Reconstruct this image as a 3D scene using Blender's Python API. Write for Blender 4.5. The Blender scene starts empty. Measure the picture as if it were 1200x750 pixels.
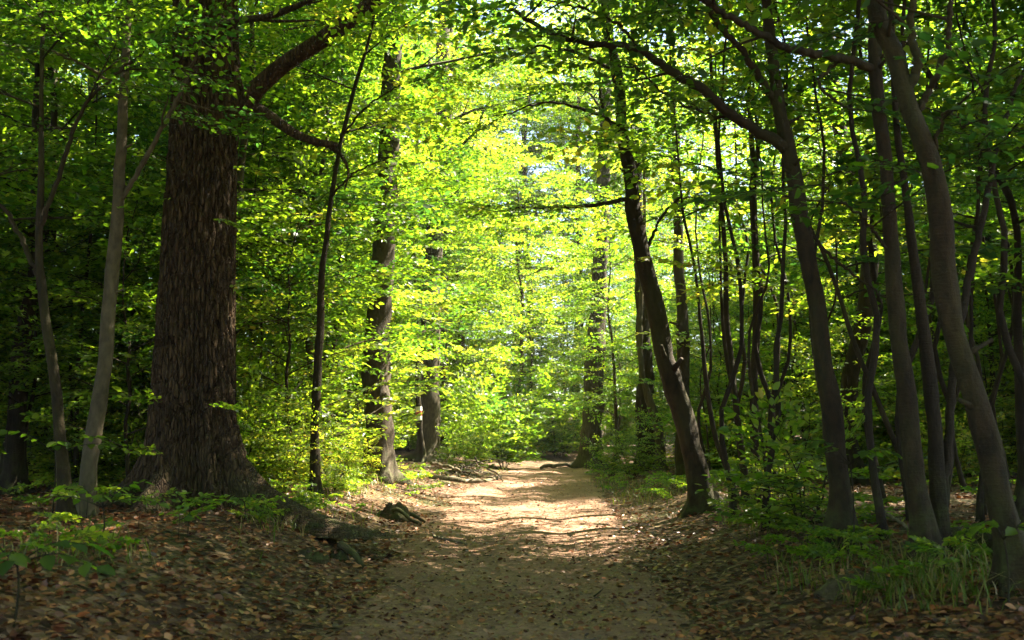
import bpy, math, random
import numpy as np
from mathutils import Vector

C = bpy.context.scene.collection
S = bpy.context.scene
R = math.radians

# ------------------------------------------------------------------ camera, sky, sun, exposure
FPX = 1167.0          # focal length in pixels of the 1200 px wide frame
HORIZ = 505.0         # row of the horizon
CAMH = 1.4
PITCH = math.atan((HORIZ - 375.0) / FPX)
cd = bpy.data.cameras.new('camera')
cam = bpy.data.objects.new('camera', cd); C.objects.link(cam)
cam.location = (0, 0, CAMH)
cam.rotation_euler = (math.pi / 2 + PITCH, 0, 0)
cd.sensor_width = 36.0; cd.lens = 36.0 * FPX / 1200.0
cd.clip_start = 0.05; cd.clip_end = 2000
cd.dof.use_dof = True; cd.dof.focus_distance = 17.0; cd.dof.aperture_fstop = 3.2
S.camera = cam

SUN_AZ, SUN_EL = R(62), R(52)       # clockwise from +Y, above the horizon
w = bpy.data.worlds.new('World'); S.world = w; w.use_nodes = True
nt = w.node_tree
bg = nt.nodes['Background']
sky = nt.nodes.new('ShaderNodeTexSky'); sky.sky_type = 'NISHITA'; sky.sun_disc = False
sky.sun_elevation = SUN_EL; sky.sun_rotation = SUN_AZ
nt.links.new(sky.outputs[0], bg.inputs[0]); bg.inputs[1].default_value = 0.05
sl = bpy.data.lights.new('sun', 'SUN'); sl.energy = 5.0; sl.angle = R(0.5); sl.color = (1, 0.91, 0.74)
so = bpy.data.objects.new('sun', sl); C.objects.link(so)
sdir = Vector((math.sin(SUN_AZ) * math.cos(SUN_EL), math.cos(SUN_AZ) * math.cos(SUN_EL), math.sin(SUN_EL)))
so.rotation_euler = sdir.to_track_quat('Z', 'Y').to_euler(); so.location = (60, 40, 70)
S.view_settings.view_transform = 'Standard'; S.view_settings.look = 'None'
S.view_settings.exposure = 3.35; S.view_settings.gamma = 1.0
S.render.engine = 'CYCLES'
S.cycles.use_denoising = True
S.cycles.max_bounces = 7; S.cycles.diffuse_bounces = 4; S.cycles.glossy_bounces = 2
S.cycles.transmission_bounces = 4; S.cycles.transparent_max_bounces = 4
S.cycles.sample_clamp_indirect = 6.0

rng = np.random.default_rng(11)

# ------------------------------------------------------------------ noise and terrain
def _h(ix, iy, s=0):
    n = (ix.astype(np.int64) * 374761393 + iy.astype(np.int64) * 668265263 + s * 974634777) & 0x7fffffff
    n = ((n ^ (n >> 13)) * 1274126177) & 0x7fffffff
    return ((n ^ (n >> 16)) & 0xffff) / 65535.0

def vnoise(x, y, s=0, px=None):
    x = np.asarray(x, float); y = np.asarray(y, float)
    ix = np.floor(x); iy = np.floor(y); fx = x - ix; fy = y - iy
    fx = fx * fx * (3 - 2 * fx); fy = fy * fy * (3 - 2 * fy)
    i0 = ix; i1 = ix + 1
    if px: i0 = np.mod(i0, px); i1 = np.mod(i1, px)
    a = _h(i0, iy, s); b = _h(i1, iy, s); c = _h(i0, iy + 1, s); d = _h(i1, iy + 1, s)
    return (a + (b - a) * fx) * (1 - fy) + (c + (d - c) * fx) * fy

def fbm(x, y, s=0, o=3):
    r = 0; a = 0.5
    for k in range(o):
        r = r + a * (vnoise(x * 2 ** k, y * 2 ** k, s + k) - 0.5); a *= 0.5
    return r

PY = [-20, 0, 7, 12, 17, 25, 32, 38, 46, 60, 90, 400]
PX = [-0.1, -0.05, 0.0, 0.10, 0.18, 0.5, 1.0, 1.6, 4.8, 16.0, 46.0, 400]
def path_x(y): return np.interp(y, PY, PX)
def path_w(y): return np.interp(y, [0, 7, 11, 17, 28, 38, 60], [1.15, 1.15, 1.3, 1.55, 1.6, 1.25, 1.1])
def sstep(a, b, x):
    t = np.clip((x - a) / (b - a), 0, 1); return t * t * (3 - 2 * t)

def height(x, y):
    x = np.asarray(x, float); y = np.asarray(y, float)
    u = x - path_x(y); wd = path_w(y)
    far = np.interp(y, [0, 10, 20, 32, 42], [1, 1, 0.8, 0.5, 0.3])
    left = 0.54 * sstep(0.0, 2.1, -u - wd) * far
    right = 0.46 * sstep(0.0, 2.4, u - wd) * far
    off = np.abs(u) - wd
    rough = 0.16 * fbm(x * 0.55, y * 0.55, 3) * sstep(-0.3, 2.0, off) + 0.07 * fbm(x * 1.7, y * 1.7, 9) * sstep(-0.2, 0.8, off)
    pth = 0.06 * fbm(x * 0.9, y * 1.1, 21) + 0.014 * fbm(x * 5, y * 5, 5) - 0.05 * np.exp(-((np.abs(u) - 0.55) / 0.3) ** 2)
    rise = 0.028 * np.clip(y - 42, 0, 120) + 0.02 * np.clip(np.abs(u) - 20, 0, 100)
    return left + right + rough + pth * sstep(1.0, -0.4, off) + rise

RT = np.array([1.0, 0, 0]); FW = np.array([0, math.cos(PITCH), math.sin(PITCH)]); UP = np.array([0, -math.sin(PITCH), math.cos(PITCH)])
def ray(px, py):
    return FW + RT * ((px - 600) / FPX) + UP * ((375 - py) / FPX)
def at(px, py, Y):
    d = ray(px, py); t = Y / d[1]
    return np.array([0, 0, CAMH]) + d * t
def on_ground(px, py):
    d = ray(px, py)
    ts = np.linspace(3, 90, 4000)
    P = np.array([0, 0, CAMH]) + ts[:, None] * d
    k = np.argmax(P[:, 2] < height(P[:, 0], P[:, 1]))
    return P[k] if k else P[-1]

# ------------------------------------------------------------------ materials
def new_mat(name):
    m = bpy.data.materials.new(name); m.use_nodes = True
    t = m.node_tree; b = t.nodes['Principled BSDF']
    return m, t, b
def N(t, kind, **kw):
    n = t.nodes.new(kind)
    for k, v in kw.items(): setattr(n, k, v)
    return n
def ramp(t, stops):
    n = N(t, 'ShaderNodeValToRGB'); e = n.color_ramp.elements
    while len(e) < len(stops): e.new(0.5)
    for el, (p, c) in zip(e, stops): el.position = p; el.color = (*c, 1)
    return n
def noise(t, scale, detail=4, rough=0.6, vec=None, stretch=None):
    n = N(t, 'ShaderNodeTexNoise'); n.inputs['Scale'].default_value = scale
    n.inputs['Detail'].default_value = detail; n.inputs['Roughness'].default_value = rough
    if vec is not None:
        if stretch:
            m = N(t, 'ShaderNodeMapping'); m.inputs['Scale'].default_value = stretch
            t.links.new(vec, m.inputs[0]); vec = m.outputs[0]
        t.links.new(vec, n.inputs['Vector'])
    return n

def leaf_material(name, stops, shift=0.0, trans=3.6, fac=0.55, spread=0.45):
    m, t, b = new_mat(name)
    a = N(t, 'ShaderNodeAttribute'); a.attribute_name = 'tint'
    oi = N(t, 'ShaderNodeObjectInfo')
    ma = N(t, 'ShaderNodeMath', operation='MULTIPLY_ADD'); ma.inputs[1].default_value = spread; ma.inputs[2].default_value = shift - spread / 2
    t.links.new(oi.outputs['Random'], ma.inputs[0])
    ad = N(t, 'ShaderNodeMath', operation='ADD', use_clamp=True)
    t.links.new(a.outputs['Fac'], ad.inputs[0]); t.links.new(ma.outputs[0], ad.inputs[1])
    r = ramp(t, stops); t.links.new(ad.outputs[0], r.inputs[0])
    t.links.new(r.outputs[0], b.inputs['Base Color'])
    b.inputs['Roughness'].default_value = 0.42; b.inputs['Specular IOR Level'].default_value = 0.45
    hs = N(t, 'ShaderNodeHueSaturation'); hs.inputs['Value'].default_value = trans; hs.inputs['Saturation'].default_value = 1.10; hs.inputs['Hue'].default_value = 0.497
    t.links.new(r.outputs[0], hs.inputs['Color'])
    tr = N(t, 'ShaderNodeBsdfTranslucent'); t.links.new(hs.outputs[0], tr.inputs[0])
    mx = N(t, 'ShaderNodeMixShader'); mx.inputs[0].default_value = fac
    t.links.new(b.outputs[0], mx.inputs[1]); t.links.new(tr.outputs[0], mx.inputs[2])
    t.links.new(mx.outputs[0], t.nodes['Material Output'].inputs[0])
    return m
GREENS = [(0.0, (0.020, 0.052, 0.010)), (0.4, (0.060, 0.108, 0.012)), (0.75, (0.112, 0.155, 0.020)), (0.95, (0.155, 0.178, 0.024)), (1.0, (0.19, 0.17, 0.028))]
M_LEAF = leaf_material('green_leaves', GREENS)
M_LEAFB = leaf_material('bright_leaves', GREENS, shift=0.12)  # same greens shifted yellower, a sunlit look given by colour
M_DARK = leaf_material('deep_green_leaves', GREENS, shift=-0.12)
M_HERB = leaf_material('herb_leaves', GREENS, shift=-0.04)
M_GRASS = leaf_material('grass_blades', [(0, (0.05, 0.095, 0.010)), (0.6, (0.10, 0.14, 0.015)), (0.8, (0.20, 0.17, 0.05)), (1, (0.30, 0.22, 0.10))], trans=1.7, fac=0.35)
M_LITTER = leaf_material('dry_leaves', [(0, (0.030, 0.012, 0.007)), (0.35, (0.115, 0.036, 0.013)), (0.65, (0.23, 0.085, 0.031)), (0.88, (0.39, 0.185, 0.085)), (1, (0.42, 0.13, 0.03))], trans=1.0, fac=0.12)

def bark_material(name, dark, light, moss=0.3, scale=1.0, strength=0.8, stretch=0.18, plates=False):
    m, t, b = new_mat(name)
    tc = N(t, 'ShaderNodeTexCoord'); ge = N(t, 'ShaderNodeNewGeometry')
    n1 = noise(t, 16 * scale, 7, 0.65, tc.outputs['Object'], (1, 1, stretch))
    n2 = noise(t, 2.2 * scale, 4, 0.6, tc.outputs['Object'], (1, 1, 0.5))
    n3 = noise(t, 60 * scale, 3, 0.6, tc.outputs['Object'], (1, 1, 0.6))
    r = ramp(t, [(0.3, dark), (0.72, light)]); t.links.new(n1.outputs[0], r.inputs[0])
    mix = N(t, 'ShaderNodeMix', data_type='RGBA'); mix.blend_type = 'MULTIPLY'; mix.inputs[0].default_value = 0.7
    r2 = ramp(t, [(0.3, (0.45, 0.42, 0.38)), (0.7, (1, 1, 1))]); t.links.new(n2.outputs[0], r2.inputs[0])
    t.links.new(r.outputs[0], mix.inputs[6]); t.links.new(r2.outputs[0], mix.inputs[7])
    mm = N(t, 'ShaderNodeMix', data_type='RGBA')
    n4 = noise(t, 1.3, 5, 0.65, tc.outputs['Object'], (1, 1, 0.35))
    r4 = ramp(t, [(0.62 - 0.35 * moss, (0, 0, 0)), (0.85 - 0.25 * moss, (moss, moss, moss))]); t.links.new(n4.outputs[0], r4.inputs[0])
    t.links.new(r4.outputs[0], mm.inputs[0]); t.links.new(mix.outputs[2], mm.inputs[6]); mm.inputs[7].default_value = (0.045, 0.058, 0.010, 1)
    sz_ = N(t, 'ShaderNodeSeparateXYZ'); t.links.new(tc.outputs['Object'], sz_.inputs[0])
    mz = N(t, 'ShaderNodeMapRange'); mz.inputs['From Min'].default_value = 0.95; mz.inputs['From Max'].default_value = 0.1; t.links.new(sz_.outputs['Z'], mz.inputs['Value'])
    n6 = noise(t, 5, 5, 0.7, tc.outputs['Object']); r6 = ramp(t, [(0.45, (0, 0, 0)), (0.62, (0.85, 0.85, 0.85))]); t.links.new(n6.outputs[0], r6.inputs[0])
    mzz = N(t, 'ShaderNodeMath', operation='MULTIPLY'); t.links.new(mz.outputs[0], mzz.inputs[0]); t.links.new(r6.outputs[0], mzz.inputs[1])
    m2 = N(t, 'ShaderNodeMix', data_type='RGBA'); m2.inputs[7].default_value = (0.050, 0.060, 0.012, 1)
    t.links.new(mzz.outputs[0], m2.inputs[0]); t.links.new(mm.outputs[2], m2.inputs[6])
    t.links.new(m2.outputs[2], b.inputs['Base Color']); b.inputs['Roughness'].default_value = 0.85
    b.inputs['Specular IOR Level'].default_value = 0.25
    bp = N(t, 'ShaderNodeBump'); bp.inputs['Strength'].default_value = strength; bp.inputs['Distance'].default_value = 0.03
    add = N(t, 'ShaderNodeMath', operation='MULTIPLY_ADD'); add.inputs[1].default_value = 0.35
    t.links.new(n3.outputs[0], add.inputs[0]); t.links.new(n1.outputs[0], add.inputs[2])
    if plates:      # cracked bark plates
        wp = noise(t, 5, 3, 0.6, tc.outputs['Object'], (1, 1, 0.5)); wm = N(t, 'ShaderNodeMix', data_type='RGBA'); wm.inputs[0].default_value = 0.07
        mp = N(t, 'ShaderNodeMapping'); mp.inputs['Scale'].default_value = (1, 1, 0.22); vo = N(t, 'ShaderNodeTexVoronoi'); vo.feature = 'DISTANCE_TO_EDGE'; vo.inputs['Scale'].default_value = 24
        t.links.new(tc.outputs['Object'], wm.inputs[6]); t.links.new(wp.outputs['Color'], wm.inputs[7]); t.links.new(wm.outputs[2], mp.inputs[0]); t.links.new(mp.outputs[0], vo.inputs['Vector'])
        mr = N(t, 'ShaderNodeMapRange'); mr.inputs['From Max'].default_value = 0.16; t.links.new(vo.outputs['Distance'], mr.inputs['Value'])
        a2 = N(t, 'ShaderNodeMath', operation='MULTIPLY_ADD'); a2.inputs[1].default_value = 1.6
        t.links.new(mr.outputs[0], a2.inputs[0]); t.links.new(add.outputs[0], a2.inputs[2]); add = a2
    else:           # fine cross bands of smooth bark
        n5 = noise(t, 30 * scale, 3, 0.6, tc.outputs['Object'], (0.35, 0.35, 2.2))
        a2 = N(t, 'ShaderNodeMath', operation='MULTIPLY_ADD'); a2.inputs[1].default_value = 0.4
        t.links.new(n5.outputs[0], a2.inputs[0]); t.links.new(add.outputs[0], a2.inputs[2]); add = a2
    t.links.new(add.outputs[0], bp.inputs['Height']); t.links.new(bp.outputs[0], b.inputs['Normal'])
    return m
M_OAK = bark_material('oak_bark', (0.030, 0.017, 0.007), (0.135, 0.080, 0.036), moss=0.25, scale=0.9, stretch=0.45, strength=1.0, plates=True)
M_BARK = bark_material('grey_bark', (0.011, 0.007, 0.0025), (0.050, 0.031, 0.011), moss=0.45, strength=0.7, stretch=0.35)
M_MOSSY = bark_material('mossy_bark', (0.034, 0.025, 0.013), (0.12, 0.09, 0.045), moss=0.5)
M_PALE = bark_material('pale_bark', (0.055, 0.042, 0.022), (0.14, 0.11, 0.06), moss=0.35, strength=0.35, stretch=0.5)
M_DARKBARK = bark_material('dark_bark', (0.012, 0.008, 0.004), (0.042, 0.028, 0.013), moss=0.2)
M_GREYB = bark_material('pale_grey_bark', (0.030, 0.023, 0.014), (0.115, 0.088, 0.055), moss=0.2, strength=0.8, stretch=0.3)
M_DEAD = bark_material('dead_wood', (0.12, 0.09, 0.06), (0.34, 0.27, 0.19), moss=0.15)

def ground_material():
    m, t, b = new_mat('forest_floor')
    tc = N(t, 'ShaderNodeTexCoord'); P = tc.outputs['Object']
    v = N(t, 'ShaderNodeTexVoronoi'); v.inputs['Scale'].default_value = 15; v.inputs['Randomness'].default_value = 1
    wn = noise(t, 6, 3, 0.6, P)
    wm = N(t, 'ShaderNodeMix', data_type='RGBA'); wm.inputs[0].default_value = 0.06
    t.links.new(P, wm.inputs[6]); t.links.new(wn.outputs['Color'], wm.inputs[7]); t.links.new(wm.outputs[2], v.inputs['Vector'])
    sx = N(t, 'ShaderNodeSeparateColor'); t.links.new(v.outputs['Color'], sx.inputs[0])
    r = ramp(t, [(0, (0.035, 0.02, 0.012)), (0.4, (0.085, 0.045, 0.024)), (0.75, (0.15, 0.085, 0.045)), (1, (0.26, 0.17, 0.10))])
    t.links.new(sx.outputs[0], r.inputs[0])
    n = noise(t, 0.5, 4, 0.6, P)
    r2 = ramp(t, [(0.38, (0.5, 0.5, 0.5)), (0.65, (1, 1, 1))]); t.links.new(n.outputs[0], r2.inputs[0])
    mu = N(t, 'ShaderNodeMix', data_type='RGBA'); mu.blend_type = 'MULTIPLY'; mu.inputs[0].default_value = 0.7
    t.links.new(r.outputs[0], mu.inputs[6]); t.links.new(r2.outputs[0], mu.inputs[7])
    n5 = noise(t, 0.35, 5, 0.7, P); r5 = ramp(t, [(0.5, (0, 0, 0)), (0.66, (0.6, 0.6, 0.6))]); t.links.new(n5.outputs[0], r5.inputs[0])
    mg = N(t, 'ShaderNodeMix', data_type='RGBA'); mg.inputs[7].default_value = (0.05, 0.07, 0.018, 1)
    t.links.new(r5.outputs[0], mg.inputs[0]); t.links.new(mu.outputs[2], mg.inputs[6])
    t.links.new(mg.outputs[2], b.inputs['Base Color']); b.inputs['Roughness'].default_value = 0.9
    b.inputs['Specular IOR Level'].default_value = 0.2
    bp = N(t, 'ShaderNodeBump'); bp.inputs['Strength'].default_value = 0.9; bp.inputs['Distance'].default_value = 0.04
    t.links.new(v.outputs['Distance'], bp.inputs['Height']); t.links.new(bp.outputs[0], b.inputs['Normal'])
    return m
def path_material():
    m, t, b = new_mat('packed_earth')
    tc = N(t, 'ShaderNodeTexCoord'); P = tc.outputs['Object']
    n1 = noise(t, 1.1, 6, 0.65, P, (1, 0.6, 1)); n2 = noise(t, 22, 6, 0.75, P); n3 = noise(t, 5, 5, 0.7, P, (1, 1.6, 1))
    r1 = ramp(t, [(0.3, (0.20, 0.110, 0.070)), (0.7, (0.38, 0.24, 0.155))]); t.links.new(n1.outputs[0], r1.inputs[0])
    r2 = ramp(t, [(0.32, (0.42, 0.38, 0.35)), (0.6, (1, 1, 1))]); t.links.new(n2.outputs[0], r2.inputs[0])
    r3 = ramp(t, [(0.35, (0.65, 0.6, 0.56)), (0.62, (1, 1, 1))]); t.links.new(n3.outputs[0], r3.inputs[0])
    a = N(t, 'ShaderNodeMix', data_type='RGBA'); a.blend_type = 'MULTIPLY'; a.inputs[0].default_value = 0.8
    t.links.new(r1.outputs[0], a.inputs[6]); t.links.new(r2.outputs[0], a.inputs[7])
    c = N(t, 'ShaderNodeMix', data_type='RGBA'); c.blend_type = 'MULTIPLY'; c.inputs[0].default_value = 0.8
    t.links.new(a.outputs[2], c.inputs[6]); t.links.new(r3.outputs[0], c.inputs[7])
    t.links.new(c.outputs[2], b.inputs['Base Color']); b.inputs['Roughness'].default_value = 0.92
    b.inputs['Specular IOR Level'].default_value = 0.2
    bp = N(t, 'ShaderNodeBump'); bp.inputs['Strength'].default_value = 0.8; bp.inputs['Distance'].default_value = 0.03
    ad = N(t, 'ShaderNodeMath', operation='ADD'); t.links.new(n2.outputs[0], ad.inputs[0]); t.links.new(n3.outputs[0], ad.inputs[1])
    t.links.new(ad.outputs[0], bp.inputs['Height']); t.links.new(bp.outputs[0], b.inputs['Normal'])
    return m
M_GROUND = ground_material(); M_PATH = path_material()
def plain(name, col, rough=0.6):
    m, t, b = new_mat(name); tc = N(t, 'ShaderNodeTexCoord')
    n = noise(t, 40, 4, 0.6, tc.outputs['Object'])
    r = ramp(t, [(0.3, tuple(c * 0.75 for c in col)), (0.6, col)]); t.links.new(n.outputs[0], r.inputs[0])
    t.links.new(r.outputs[0], b.inputs['Base Color']); b.inputs['Roughness'].default_value = rough
    return m
M_WHITE = plain('white_paint', (0.75, 0.74, 0.70)); M_RED = plain('red_paint', (0.5, 0.05, 0.04))

# ------------------------------------------------------------------ mesh helpers
NTRI = [0]
def mesh(name, V, Q, mats, mi=None, tint=None, smooth=True):
    V = np.asarray(V, np.float32); Q = np.asarray(Q, np.int32)
    me = bpy.data.meshes.new(name)
    me.vertices.add(len(V)); me.vertices.foreach_set('co', V.ravel())
    me.loops.add(Q.size); me.loops.foreach_set('vertex_index', Q.ravel())
    me.polygons.add(len(Q)); me.polygons.foreach_set('loop_start', np.arange(0, Q.size, 4, dtype=np.int32))
    for m in (mats if isinstance(mats, (list, tuple)) else [mats]): me.materials.append(m)
    if mi is not None: me.polygons.foreach_set('material_index', np.asarray(mi, np.int32))
    me.polygons.foreach_set('use_smooth', np.full(len(Q), smooth))
    if tint is not None:
        a = me.attributes.new('tint', 'FLOAT', 'FACE'); a.data.foreach_set('value', np.asarray(tint, np.float32))
    me.update(calc_edges=True)
    NTRI[0] += 2 * len(Q)
    return me
def obj(name, me, parent=None, loc=None, rz=0, sc=1, **props):
    o = bpy.data.objects.new(name, me); C.objects.link(o)
    if parent is not None: o.parent = parent
    if loc is not None: o.location = tuple(loc)
    o.rotation_euler = (0, 0, rz); o.scale = (sc,) * 3 if np.isscalar(sc) else sc
    for k, v in props.items(): o[k] = v
    return o
def thing(name, label, cat, loc, group=None, rz=0, sc=1):
    o = obj(name, None, None, loc, rz, sc, label=label, category=cat)
    o.empty_display_size = 0.3
    if group: o['group'] = group
    return o

def catmull(P, n):
    P = np.asarray(P, float)
    if len(P) < 3:
        t = np.linspace(0, 1, n)[:, None]; return P[0] * (1 - t) + P[-1] * t
    A = np.vstack([2 * P[0] - P[1], P, 2 * P[-1] - P[-2]])
    L = np.r_[0, np.cumsum(np.linalg.norm(np.diff(P[:, :3], axis=0), axis=1))]
    u = np.linspace(0, L[-1], n); k = np.clip(np.searchsorted(L, u, 'right') - 1, 0, len(P) - 2)
    t = ((u - L[k]) / np.maximum(L[k + 1] - L[k], 1e-9))[:, None]
    p0, p1, p2, p3 = A[k], A[k + 1], A[k + 2], A[k + 3]
    return 0.5 * (2 * p1 + (p2 - p0) * t + (2 * p0 - 5 * p1 + 4 * p2 - p3) * t ** 2 + (3 * p1 - p0 - 3 * p2 + p3) * t ** 3)

def tube(P, r, sides=8, lump=0.0, seed=0, cap=True, toes=0.0):
    P = np.asarray(P, float); r = np.broadcast_to(np.asarray(r, float), (len(P),)).copy()
    T = np.gradient(P, axis=0); T /= np.linalg.norm(T, axis=1, keepdims=True) + 1e-9
    ref = np.array([0.31, 0.2, 0.93]) if abs(T[:, 2].mean()) < 0.7 else np.array([1.0, 0.1, 0])
    X = np.cross(T, ref); X /= np.linalg.norm(X, axis=1, keepdims=True) + 1e-9
    Y = np.cross(T, X)
    th = np.arange(sides) * 2 * math.pi / sides
    rad = np.repeat(r[:, None], sides, 1)
    if lump:
        s = np.r_[0, np.cumsum(np.linalg.norm(np.diff(P, axis=0), axis=1))]
        a = th / (2 * math.pi) * 5
        rad *= 1 + lump * (2 * vnoise(np.repeat(a[None], len(P), 0), np.repeat(s[:, None] * 1.6, sides, 1), seed, px=5) - 1)
    if toes:
        hh = np.clip(P[:, 2] - P[0, 2] - 0.12, 0, 9); c = 0.5 + 0.5 * np.cos(4 * th + 1.3 * np.sin(th + seed) + seed)
        rad *= 1 + toes * np.exp(-hh / 0.22)[:, None] * c[None] ** 1.5
        s_ = np.r_[0, np.cumsum(np.linalg.norm(np.diff(P, axis=0), axis=1))]
        rad *= 1 + 0.10 * (2 * vnoise(np.repeat((th / 6.2832 * 9)[None], len(P), 0), np.repeat(s_[:, None] * 4.5, sides, 1), seed + 5, px=9) - 1)
    V = P[:, None] + rad[..., None] * (np.cos(th)[None, :, None] * X[:, None] + np.sin(th)[None, :, None] * Y[:, None])
    V = V.reshape(-1, 3); n = len(P)
    i = np.arange(n - 1)[:, None] * sides; j = np.arange(sides)[None]; k = (j + 1) % sides
    Q = np.stack([i + j, i + k, i + sides + k, i + sides + j], -1).reshape(-1, 4)
    if cap:
        c = len(V); V = np.vstack([V, P[-1]])
        b = (n - 1) * sides; ee = np.arange(0, sides, 2)
        Q = np.vstack([Q, np.stack([b + ee, b + (ee + 1) % sides, b + (ee + 2) % sides, np.full(len(ee), c)], -1)])
        V = np.vstack([V, P[0]]); Q = np.vstack([Q, np.stack([(ee + 2) % sides, (ee + 1) % sides, ee, np.full(len(ee), c + 1)], -1)])
    return V, Q

LT = np.array([[0, 0, 0], [.33, .27, .05], [.74, .20, .03], [1.05, 0, -.07], [.74, -.20, .03], [.33, -.27, .05]])
def leaves(P, X, Zn, size, widen=1.0):
    P = np.asarray(P); X = X / (np.linalg.norm(X, axis=1, keepdims=True) + 1e-9)
    Y = np.cross(Zn, X); Y /= np.linalg.norm(Y, axis=1, keepdims=True) + 1e-9
    Z = np.cross(X, Y); s = size[:, None, None]
    V = P[:, None] + s * (LT[None, :, 0:1] * X[:, None] + widen * LT[None, :, 1:2] * Y[:, None] + LT[None, :, 2:3] * Z[:, None])
    b = np.arange(len(P))[:, None] * 6
    Q = np.stack([b + np.array([0, 5, 4, 3]), b + np.array([0, 3, 2, 1])], 1).reshape(-1, 4)
    return V.reshape(-1, 3), Q

def make_spray(g, L=1.0, leaf=0.11, nside=8):
    tw = []; LP = []; LX = []; LZ = []; LS = []
    n = 5; t = np.linspace(0, 1, n)
    main = np.stack([t * L, 0.03 * L * np.sin(t * 7 + g.random() * 6), -0.16 * L * t ** 2], 1)
    tw.append((main, np.linspace(0.006, 0.0015, n), 3))
    def add(p, d):
        LP.append(p); LX.append(d + np.array([0, 0, g.normal(-0.12, 0.22)])); LZ.append(np.array([g.normal(0, .6), g.normal(0, .6), 1.0])); LS.append(leaf * g.uniform(0.5, 1.3))
    def rot(d, a): return np.array([d[0] * math.cos(a) - d[1] * math.sin(a), d[0] * math.sin(a) + d[1] * math.cos(a), d[2]])
    sgn = 1
    for k in range(nside):
        tt = 0.12 + 0.8 * k / nside + g.normal(0, 0.02); sgn = -sgn
        p = np.array([np.interp(tt, t, main[:, c]) for c in range(3)])
        ln = L * (0.5 - 0.34 * tt) * g.uniform(0.75, 1.25); a = sgn * g.uniform(0.6, 1.0)
        d = np.array([math.cos(a), math.sin(a), g.normal(0, 0.10)])
        q = np.stack([p, p + d * ln + np.array([0, 0, -0.12 * ln])])
        tw.append((q, np.array([0.0032, 0.001]), 3))
        m = max(2, int(ln / (leaf * 0.62)))
        for i in range(m):
            f = (i + 0.7) / m; sg = 1 if i % 2 else -1
            add(p + d * ln * f + np.array([0, 0, -0.12 * ln * f * f]), rot(d, sg * g.uniform(0.5, 1.0)))
        add(q[-1], d)
    for i in range(7):
        f = 0.35 + 0.09 * i
        p = np.array([np.interp(f, t, main[:, c]) for c in range(3)])
        add(p, rot(np.array([1.0, 0, 0]), (1 if i % 2 else -1) * g.uniform(0.6, 1.1)))
    add(main[-1], np.array([1.0, 0, -0.2]))
    TV = []; TQ = []; b = 0
    for q, r, s in tw:
        v, f = tube(q, r, s, cap=False); TV.append(v); TQ.append(f + b); b += len(v)
    return dict(tv=np.vstack(TV), tq=np.vstack(TQ), P=np.array(LP), X=np.array(LX), Z=np.array(LZ), S=np.array(LS))
gs = np.random.default_rng(5)
SPRAYS = {0.11: [make_spray(gs, 1.0, 0.11) for _ in range(6)], 0.14: [make_spray(gs, 1.15, 0.145, 8) for _ in range(5)], 0.085: [make_spray(gs, 0.8, 0.085, 8) for _ in range(5)]}

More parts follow.
